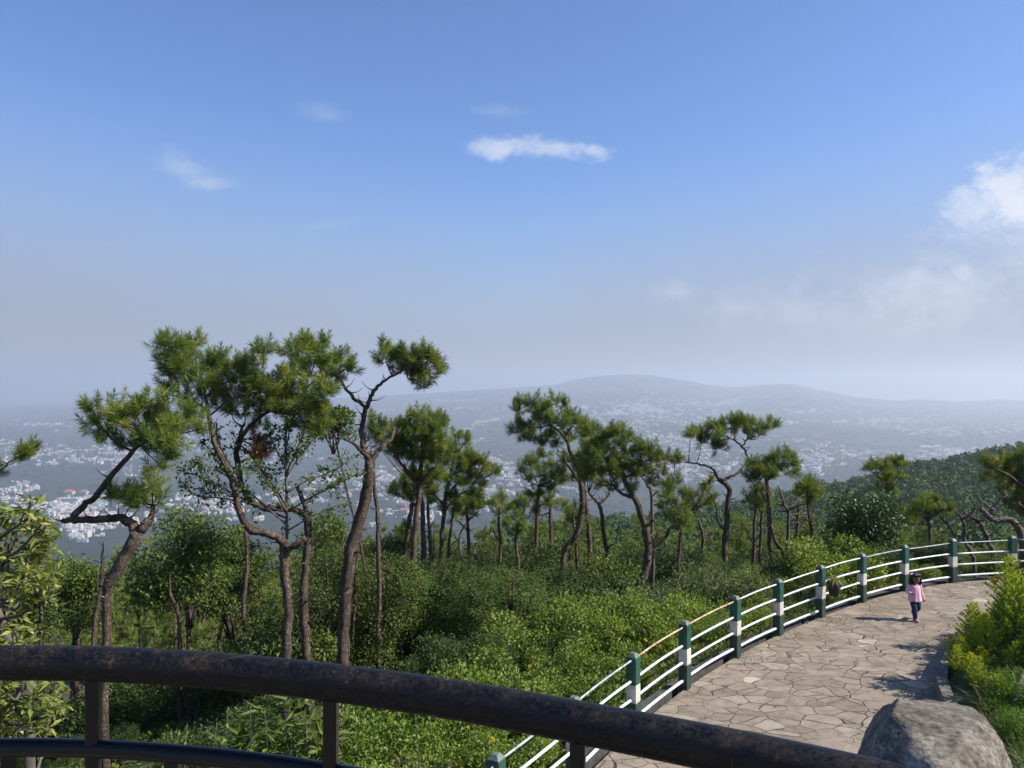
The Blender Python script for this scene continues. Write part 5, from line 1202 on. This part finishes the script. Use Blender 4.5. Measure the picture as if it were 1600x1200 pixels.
def house_mesh(w, d, h, roof, wi, ri, win=True):
    """walls, a hipped, gabled or flat roof and window openings; three material slots"""
    mb = MB(); x, y = w / 2, d / 2; zb = -4
    V = [(-x, -y, zb), (x, -y, zb), (x, y, zb), (-x, y, zb), (-x, -y, h), (x, -y, h), (x, y, h), (-x, y, h)]
    mb.add(V, [np.array([(0, 1, 5, 4), (1, 2, 6, 5), (2, 3, 7, 6), (3, 0, 4, 7)])], 0)
    e = .5
    if roof == 'flat':
        box(mb, (0, 0, h + .3), (w + .5, d + .5, .6), 1); box(mb, (w * .2, d * .1, h + 1.5), (w * .25, d * .3, 1.9), 0)
    elif roof == 'hip':
        r = h + d * .28; q = max(.05, x - y * .9)
        mb.add([(-x - e, -y - e, h), (x + e, -y - e, h), (x + e, y + e, h), (-x - e, y + e, h), (-q, 0, r), (q, 0, r)], [np.array([(0, 1, 5, 4), (2, 3, 4, 5)]), np.array([(1, 2, 5), (3, 0, 4)])], 1)
    else:
        r = h + d * .3
        mb.add([(-x - e, -y - e, h - .1), (x + e, -y - e, h - .1), (x + e, y + e, h - .1), (-x - e, y + e, h - .1), (-x - e, 0, r), (x + e, 0, r)], [np.array([(0, 1, 5, 4), (2, 3, 4, 5)])], 1)
        mb.add([(-x, -y, h), (-x, y, h), (-x, 0, r - .2)], [np.array([(0, 2, 1)])], 0); mb.add([(x, -y, h), (x, y, h), (x, 0, r - .2)], [np.array([(0, 1, 2)])], 0)
    if win:
        for st in range(max(1, int(h // 3))):
            zz = 1.1 + st * 3
            for k in range(max(1, int(w // 3.4))):
                cx = -x + (k + .5) * w / max(1, int(w // 3.4))
                for sy in (-1, 1):
                    yy = sy * (y + .03); mb.add([(cx - .65, yy, zz), (cx + .65, yy, zz), (cx + .65, yy, zz + 1.4), (cx - .65, yy, zz + 1.4)], [np.array([(0, 1, 2, 3)])], 2)
    return mb

# where the photograph shows built-up ground: (px, py, half width, half height, houses, shear)
TOWN = [(60, 664, 90, 9, 130, 0), (20, 692, 45, 6, 60, 0), (90, 706, 100, 10, 300, .05), (170, 712, 60, 14, 160, 0), (60, 722, 60, 8, 60, 0), (20, 768, 40, 12, 60, 0), (70, 792, 60, 12, 110, 0), (125, 800, 55, 22, 150, 0), (180, 812, 40, 16, 80, 0), (125, 832, 40, 12, 70, 0), (225, 735, 50, 6, 22, 0), (205, 742, 40, 5, 18, 0),
        (300, 690, 60, 16, 150, 0), (300, 785, 70, 14, 90, 0), (350, 800, 50, 12, 60, 0), (420, 715, 60, 18, 90, 0), (510, 755, 60, 18, 90, 0), (430, 780, 60, 16, 70, 0), (590, 745, 50, 14, 60, 0), (610, 775, 50, 18, 70, 0), (650, 805, 50, 12, 60, 0), (640, 735, 30, 8, 30, 0),
        (605, 640, 60, 3, 30, 0), (690, 627, 60, 2.5, 24, 0), (720, 641, 50, 2.5, 30, 0), (745, 664, 35, 5, 60, -.35), (720, 672, 25, 4, 30, -.3), (745, 690, 20, 4, 14, 0), (790, 640, 20, 3, 16, 0), (765, 722, 18, 9, 50, 0), (785, 735, 40, 14, 110, .2), (790, 770, 40, 8, 40, 0), (745, 785, 40, 6, 40, 0), (800, 750, 30, 6, 40, 0), (730, 800, 30, 5, 30, 0),
        (905, 636, 30, 5, 60, 0), (960, 640, 40, 10, 170, 0), (1030, 640, 70, 16, 380, 0), (1090, 652, 60, 14, 240, 0), (980, 660, 70, 8, 160, 0), (1120, 630, 40, 8, 60, 0), (920, 655, 30, 6, 50, 0), (1050, 690, 60, 12, 170, .15), (1090, 705, 60, 12, 150, .1), (1045, 735, 60, 10, 80, 0), (1100, 730, 60, 12, 110, 0), (1070, 750, 60, 7, 60, 0), (880, 770, 40, 8, 30, 0), (820, 755, 30, 10, 40, 0),
        (1225, 660, 40, 5, 40, 0), (1260, 640, 60, 6, 40, 0), (1230, 690, 50, 6, 40, 0), (1285, 705, 50, 10, 130, .1), (1265, 722, 40, 8, 60, 0), (1330, 712, 40, 6, 60, 0), (1275, 735, 20, 8, 30, 0), (1210, 740, 20, 8, 24, 0), (1375, 715, 30, 5, 40, 0), (1330, 660, 70, 6, 90, 0), (1420, 660, 60, 6, 80, 0), (1450, 650, 50, 5, 60, 0), (1470, 672, 70, 7, 150, 0), (1540, 675, 60, 7, 110, 0), (1590, 668, 40, 6, 50, 0), (1440, 712, 60, 5, 80, 0), (1500, 705, 60, 5, 60, 0), (1570, 703, 40, 7, 80, 0), (1560, 628, 40, 1.5, 16, 0), (1250, 645, 20, 3, 16, 0)]

def on_view(px, py):
    """points of the far land seen at the given picture places"""
    px = np.asarray(px, float); py = np.asarray(py, float)
    Ys = np.geomspace(2100, 12100, 260); out = np.full(len(px), np.nan)
    X = (px[:, None] - 800) / F * Ys[None]; Z = H(X, np.broadcast_to(Ys, X.shape)); line = (600 - py[:, None]) / F * Ys[None]
    above = Z >= line
    k = np.argmax(above, 1); ok = above.any(1) & (k > 0)
    kk = np.maximum(k, 1); i = np.arange(len(px))
    a = (line - Z)[i, kk - 1]; b = (Z - line)[i, kk]; t = a / (a + b + 1e-9)
    Y = Ys[kk - 1] * (1 - t) + Ys[kk] * t
    return np.where(ok, Y, np.nan)

def town():
    px, py = [], []
    for (cx, cy_, rx, ry, n, sh) in TOWN:
        n = int(n * 2.1); dx = RNG.normal(0, .55, n); dy = RNG.normal(0, .6, n)
        # streets: houses gather in short rows
        row = RNG.normal(0, .55, (max(3, n // 4), 2)); q = RNG.integers(0, len(row), n); dx = row[q, 0] + RNG.uniform(-.16, .16, n) * 40 / rx * 1; dy = row[q, 1] + RNG.normal(0, .05, n) + RNG.uniform(-.02, .02)
        px += list(cx + np.clip(dx, -1.5, 1.5) * rx); py += list(cy_ + np.clip(dy, -1.5, 1.5) * ry + sh * np.clip(dx, -1.5, 1.5) * rx)
    px = np.array(px); py = np.array(py); Y = on_view(px, py); ok = np.isfinite(Y) & (Y < 11800); px, py, Y = px[ok], py[ok], Y[ok]
    x = (px - 800) / F * Y; z = H(x, Y)
    order = np.argsort(Y + RNG.uniform(-250, 250, len(Y))); x, Y, z = x[order], Y[order], z[order]
    kinds = [(11, 9, 5.5, 'gable', 0, 0, 'white house under a pale tin roof in the hazy valley town'), (12, 10, 6, 'hip', 0, 1, 'white house with a red hipped roof in the hazy valley town'), (14, 11, 8.5, 'flat', 0, 4, 'white flat-roofed block in the hazy valley town'), (10, 9, 5.5, 'gable', 1, 5, 'cream house with a rust brown roof in the hazy valley town'),
             (12, 9, 6.5, 'gable', 3, 6, 'rose house with a pale roof in the hazy valley town'), (15, 11, 10, 'flat', 5, 4, 'cream yellow flat-roofed block in the hazy valley town'), (11, 9, 5, 'hip', 4, 7, 'grey house with a blue-grey roof in the hazy valley town'), (12, 10, 6, 'gable', 2, 3, 'brown house with a dull green roof in the hazy valley town')]
    wts = np.array([.22, .08, .24, .10, .12, .10, .08, .06]); protos = []
    for (w, d, h, rf, wi, ri, lab) in kinds:
        protos.append(house_mesh(w, d, h, rf, wi, ri).mesh('valley_house', [HM[wi], RM[ri], M['window_dark']]))
    N1 = 285
    kk = RNG.choice(8, len(x), p=wts)
    for i in range(N1):
        o = bpy.data.objects.new('valley_house', protos[kk[i]]); COL.objects.link(o); o.location = (x[i], Y[i], z[i]); s = RNG.uniform(.7, 1.15); o.scale = (s * RNG.uniform(.9, 1.4), s, s * RNG.uniform(.9, 1.5)); o.rotation_euler = (0, 0, RNG.uniform(-.5, .5) + (1.57 if RNG.random() < .3 else 0))
        tag(o, kinds[kk[i]][6], 'house', 'houses of the valley town')
    mb = MB(); cache = []
    for (w, d, h, rf, wi, ri, lab) in kinds:
        m = house_mesh(w, d, h, rf, 0, 0, win=False); cache.append(m)
    for i in range(N1, len(x)):
        m = cache[kk[i]]; wi, ri = kinds[kk[i]][4:6]
        if RNG.random() < .4: wi = RNG.integers(8)
        if RNG.random() < .4: ri = RNG.integers(8)
        s = RNG.uniform(.6, 1.1) * np.clip(Y[i] / 5200, 1, 1.4); a = RNG.uniform(-.6, .6) + (1.57 if RNG.random() < .3 else 0); ca, sa = math.cos(a), math.sin(a)
        Rm = np.array([(ca, sa, 0), (-sa, ca, 0), (0, 0, 1)])
        st = np.array((s * RNG.uniform(.9, 1.5), s, s * RNG.uniform(.8, 1.5)))
        base = mb.n; V = (np.concatenate(m.v) * st) @ Rm + (x[i], Y[i], z[i])
        mb.v.append(V); mb.t.append(np.concatenate(m.t)); mb.n += len(V)
        for f, mt, sm in zip(m.f, m.m, m.sm): mb.f.append(f + base); mb.m.append(np.where(mt == 0, wi, 8 + ri)); mb.sm.append(sm)
    tag(mb.obj('valley_houses', HM + RM), 'hazy mass of small houses spread over the valley', kind='stuff')
    return len(x)
n_houses = town()

# landmark buildings of the town, each with its own look
def landmark(label, px, py, wpx, floors, roof, wi, ri, depth=.6, rz=0, tower=None):
    Y = float(on_view([px], [py])[0])
    if not np.isfinite(Y): return
    x = (px - 800) / F * Y; z = hz(x, Y); w = wpx / F * Y; h = floors * 3.4; d = w * depth
    root = empty('town_building', (x, Y, z), label, 'building', None, rz)
    b = MB(); box(b, (0, 0, h / 2 - 3), (w, d, h + 6), 0); b.obj('wall', HM[wi], root)
    r = MB()
    if roof == 'hip':
        q = max(.1, w / 2 - d * .45); r.add([(-w / 2 - 1, -d / 2 - 1, h), (w / 2 + 1, -d / 2 - 1, h), (w / 2 + 1, d / 2 + 1, h), (-w / 2 - 1, d / 2 + 1, h), (-q, 0, h + d * .35), (q, 0, h + d * .35)], [np.array([(0, 1, 5, 4), (2, 3, 4, 5)]), np.array([(1, 2, 5), (3, 0, 4)])])
    else:
        box(r, (0, 0, h + .5), (w + 1, d + 1, 1.0)); box(r, (w * .15, 0, h + 2.6), (w * .3, d * .5, 3.2))
    r.obj('roof', RM[ri], root)
    for f in range(floors):
        g = MB(); n = max(3, int(w / 6))
        for k in range(n):
            cx = -w / 2 + (k + .5) * w / n; g.add([(cx - w / n * .3, -d / 2 - .06, f * 3.4 + 1.0), (cx + w / n * .3, -d / 2 - .06, f * 3.4 + 1.0), (cx + w / n * .3, -d / 2 - .06, f * 3.4 + 2.6), (cx - w / n * .3, -d / 2 - .06, f * 3.4 + 2.6)], [np.array([(0, 1, 2, 3)])])
        g.obj('window', M['window_dark'], root)
    if tower: 
        t = MB(); box(t, (w * tower, 0, h + 7), (5, 5, 14)); box(t, (w * tower, 0, h + 17), (5, 5, 6), taper=.1); t.obj('tower', HM[0], root)
landmark('large white tiered building above the elbowed pine limb', 112, 787, 26, 6, 'flat', 0, 0, .5)
landmark('cream lower wing in front of the large white tiered building', 118, 799, 30, 3, 'flat', 5, 4, .4)
landmark('long green-roofed building behind the pale pine limb', 156, 789, 24, 3, 'hip', 6, 3, .6)
landmark('white house with a bright red hipped roof left of the pale pine limb', 108, 772, 15, 3, 'hip', 0, 1, .7)
landmark('twin of the red-roofed house, close against the pale pine limb', 131, 773, 12, 4, 'hip', 0, 1, .7)
landmark('long low rose building by the pale-leaved shrub', 52, 790, 32, 2, 'hip', 7, 5, .35)
landmark('white block high on the left ridge above the town', 38, 652, 9, 5, 'flat', 0, 0, .5)
landmark('white multi-storey hotel-like block right of the tiered pine', 763, 722, 17, 7, 'flat', 0, 6, .6)
landmark('cream slab stepping down below the white block right of the tiered pine', 772, 730, 12, 6, 'flat', 5, 4, .6)
landmark('yellowish apartment row below the tiered pine crown', 775, 774, 24, 4, 'flat', 5, 5, .4)
landmark('white apartment row with balconies right of the yellowish row', 808, 770, 17, 4, 'flat', 0, 5, .4)
landmark('long red-roofed hall in the trees near the curving pine', 800, 758, 18, 1, 'hip', 7, 1, .4, .35)
landmark('pale cubic office block between the tallest pine and the domed pine', 625, 747, 9, 7, 'flat', 1, 0, .6)
landmark('white framed building with open bays between the middle trunks', 607, 757, 14, 4, 'flat', 0, 6, .5)
landmark('pink church-like house with a spire between the middle trunks', 632, 801, 14, 3, 'hip', 7, 1, .6, 0, .2)
landmark('white slab above the crooked cloud-tufted pine', 1103, 737, 9, 8, 'flat', 0, 0, .5)
landmark('white row of flats left of the round bush tree', 1262, 720, 15, 4, 'flat', 0, 6, .5)
landmark('white block beside the row of flats left of the round bush tree', 1283, 718, 12, 4, 'flat', 0, 0, .6)
landmark('long pale green-roofed hall far off beyond the right hill', 1446, 700, 20, 2, 'hip', 6, 3, .4)
landmark('second pale green-roofed hall far off beyond the right hill', 1464, 699, 13, 2, 'hip', 6, 3, .5)
landmark('tiny white hall on the slope above the right valley floor', 1447, 671, 17, 2, 'flat', 0, 0, .3)

# ------------------------------------------------------------------ the child walking on the path
def girl():
    foot = P(1429, 967, 15.95); base = np.array((foot[0] + .01, foot[1], PATH_Z))
    root = empty('person', base, 'small child in a pink long-sleeved top and dark blue jeans walking on the paved path', 'person', rz=.12)
    def ell(mb, c, r, n=18):
        th = np.linspace(0, math.pi, n); V = []; 
        ph = np.linspace(0, 2 * math.pi, n * 2, endpoint=False)
        for t in th: V += [(c[0] + r[0] * math.sin(max(t, .02) if t < 3 else min(t, 3.12)) * math.cos(p), c[1] + r[1] * math.sin(max(t, .02) if t < 3 else min(t, 3.12)) * math.sin(p), c[2] + r[2] * math.cos(t)) for p in ph]
        m = 2 * n; i = np.arange(n - 1)[:, None] * m; j = np.arange(m)[None]; j2 = (j + 1) % m
        mb.add(V, [np.stack([i + j, i + m + j, i + m + j2, i + j2], -1).reshape(-1, 4), np.arange(m)[None], ((n - 1) * m + np.arange(m))[::-1][None]], 0, .5, True)
    def limb(mb, pts, rad, k=6, sides=14): 
        C = catmull(np.column_stack([pts, rad]), k); tube(mb, C[:, :3], C[:, 3], sides)
        for q in (0, -1): ell(mb, C[q, :3], [C[q, 3] * .98] * 3, 9)
    def skin(mb, name, mat, vox, smooth=4):
        o = mb.obj(name, mat, root)
        r = o.modifiers.new('remesh', 'REMESH'); r.mode = 'VOXEL'; r.voxel_size = vox; r.use_smooth_shade = True
        sm = o.modifiers.new('smooth', 'SMOOTH'); sm.factor = .5; sm.iterations = smooth
        return o
    sk = noisy_mat('brown_skin', [(.3, (.16, .082, .052)), (.7, (.22, .12, .078))], 14, 4, .5, .05, .002)
    pink = noisy_mat('pink_cotton', [(.35, (.62, .36, .44)), (.65, (.78, .50, .58))], 16, 6, .85, .4, .006)
    jean = noisy_mat('dark_denim', [(.35, (.016, .024, .062)), (.65, (.034, .050, .115))], 22, 6, .8, .3, .004)
    hair = noisy_mat('dark_hair', [(.3, (.008, .006, .006)), (.7, (.030, .019, .014))], 30, 6, .45, .4, .004, stretch=(1, 1, .2))
    shoe = noisy_mat('pink_shoes', [(.3, (.55, .22, .30)), (.7, (.75, .36, .44))], 20, 4, .5, .1)
    dark = noisy_mat('eye_dark', [(.3, (.01, .008, .008)), (.7, (.02, .015, .012))], 20, 2, .2, 0)
    lip = noisy_mat('lips', [(.3, (.22, .07, .06)), (.7, (.28, .09, .08))], 20, 2, .4, 0)
    sole = noisy_mat('shoe_sole', [(.3, (.6, .57, .55)), (.7, (.75, .72, .7))], 20, 2, .7, 0)
    # joints (facing the viewer: -y)
    HR, KR, AR = np.array((-.052, 0, .44)), np.array((-.056, -.065, .245)), np.array((-.045, -.075, .055))
    HL, KL, AL = np.array((.052, .01, .44)), np.array((.060, -.01, .255)), np.array((.062, .13, .125))
    SR, ER, WR = np.array((-.098, .005, .69)), np.array((-.140, .03, .575)), np.array((-.132, -.07, .555))
    SL, EL, WL = np.array((.098, .005, .69)), np.array((.140, .015, .555)), np.array((.168, -.02, .435))
    hd = np.array((0, -.012, .855))
    b = MB()
    limb(b, [(0, .0, .43), (0, .005, .54), (0, .01, .64), (0, .01, .70)], [.078, .074, .080, .062])
    limb(b, [(0, .012, .70), (0, .005, .76), (0, -.005, .81)], [.032, .030, .032])
    ell(b, hd, (.078, .088, .103)); ell(b, hd + (0, -.062, -.045), (.042, .030, .042)); ell(b, hd + (0, -.092, -.018), (.011, .013, .014), 9)
    for s in (-1, 1): ell(b, hd + (s * .079, .008, -.012), (.011, .018, .026), 9)
    for (h, k, a) in ((HR, KR, AR), (HL, KL, AL)): limb(b, [h, (h + k) / 2, k, (k + a) / 2, a], [.058, .050, .038, .036, .024])
    for (s_, e, w) in ((SR, ER, WR), (SL, EL, WL)): limb(b, [s_, (s_ + e) / 2, e, (e + w) / 2, w], [.034, .029, .024, .022, .016])
    def hand(w, d, side, curl):
        d = unit(np.array(d)); sd = unit(np.array(side)); nn = np.cross(d, sd)
        limb(b, [w, w + d * .022, w + d * .042], [.016, .020, .019], 4)
        for q, (ln, of) in enumerate(((.034, -.0145), (.040, -.005), (.038, .0048), (.029, .0140))):
            o = w + d * .042 + sd * of; limb(b, [o, o + d * ln * .5 + nn * curl * ln * .15, o + d * ln * (1 - .3 * curl) + nn * curl * ln * .55], [.0062, .0058, .0048], 3, 8)
        o = w + d * .016 - sd * .016; limb(b, [o, o + d * .016 - sd * .012, o + d * .032 - sd * .014 + nn * .006], [.0072, .0064, .0052], 3, 8)
    hand(WR, (.02, -.9, .25), (.9, 0, -.3), .9); hand(WL, (.12, -.1, -1), (-.25, -.95, .1), .5)
    skin(b, 'body', sk, .0036, 3)
    # top with flared ruffled hem and long sleeves
    t = MB(); z = np.linspace(.715, .395, 12); n = 40; a = np.linspace(0, 2 * math.pi, n, endpoint=False); V = []
    for i, zz in enumerate(z):
        f = i / 11; rx = np.interp(f, [0, .12, .4, .8, 1], [.062, .105, .112, .128, .140]); ry = np.interp(f, [0, .12, .4, .8, 1], [.050, .078, .092, .104, .114]); rip = 1 + .05 * f * np.sin(a * 9 + .7)
        V += list(np.column_stack([rx * np.cos(a) * rip, .006 + ry * np.sin(a) * rip, zz + .012 * f * np.sin(a * 5)]))
    i = np.arange(11)[:, None] * n; j = np.arange(n)[None]; j2 = (j + 1) % n
    t.add(V, [np.stack([i + j, i + n + j, i + n + j2, i + j2], -1).reshape(-1, 4), np.arange(n)[None], (11 * n + np.arange(n))[::-1][None]], 0, .5, True)
    for (s_, e, w) in ((SR, ER, WR), (SL, EL, WL)): limb(t, [s_ * (.8, 1, 1), s_ + (0, 0, .002), (s_ + e) / 2, e, (e + w) / 2, w + (w - e) * .04], [.046, .045, .039, .036, .033, .030])
    skin(t, 'top', pink, .0055, 4)
    j_ = MB(); ell(j_, (0, .004, .44), (.105, .085, .07))
    for (h, k, a_) in ((HR, KR, AR), (HL, KL, AL)): limb(j_, [h, (h + k) / 2, k, (k + a_) / 2, a_ + (a_ - k) * -.05], [.068, .062, .052, .047, .044])
    skin(j_, 'jeans', jean, .0055, 4)
    for (a_, pitch) in ((AR, .05), (AL, .75)):
        sh = MB(); f = np.array((0, -math.cos(pitch), -math.sin(pitch))); up = np.array((0, -math.sin(pitch), math.cos(pitch))); c = a_ - up * .026
        limb(sh, [c - f * .035, c + f * .01, c + f * .055, c + f * .09], [.031, .033, .031, .024], 4)
        o = skin(sh, 'shoe', shoe, .005, 3)
        so = MB(); limb(so, [c - f * .04 - up * .026, c + f * .02 - up * .028, c + f * .095 - up * .022], [.012, .013, .011], 4); sl = so.obj('sole', sole, o)
    h = MB(); ell(h, hd + (0, .018, .018), (.090, .094, .108))
    rg = np.random.default_rng(5)
    for k in range(46):
        a_ = rg.uniform(-.35, math.pi + .35); d = np.array((math.cos(a_), math.sin(a_) * .9, 0)); p0 = hd + d * .062 + (0, .018, .07); l = rg.uniform(.14, .20)
        limb(h, [p0, hd + d * .094 + (0, .015, .0), hd + d * rg.uniform(.095, .12) + (0, .01, -l * .6), hd + d * rg.uniform(.08, .115) + (rg.normal(0, .01), .01, -l)], [.016, .018, .016, .007], 3, 7)
    for k in range(9):
        x = -.06 + .015 * k; limb(h, [hd + (x * .5, -.02, .105), hd + (x, -.078, .075), hd + (x * 1.25, -.088 + abs(x) * .35, .035)], [.012, .013, .006], 3, 7)
    skin(h, 'hair', hair, .0048, 2)
    bw = MB(); bc = hd + (-.085, -.01, .075)
    ell(bw, bc + (-.020, 0, .008), (.024, .012, .020), 9); ell(bw, bc + (.018, 0, .012), (.022, .012, .018), 9); ell(bw, bc, (.009, .014, .010), 9); bw.obj('hair_bow', pink, root)
    for s in (-1, 1):
        e = MB(); ell(e, hd + (s * .030, -.079, .002), (.011, .006, .006), 9); e.obj('eye', dark, root)
    m_ = MB(); ell(m_, hd + (0, -.089, -.048), (.017, .006, .006), 9); m_.obj('mouth', lip, root)
    return root
girl()
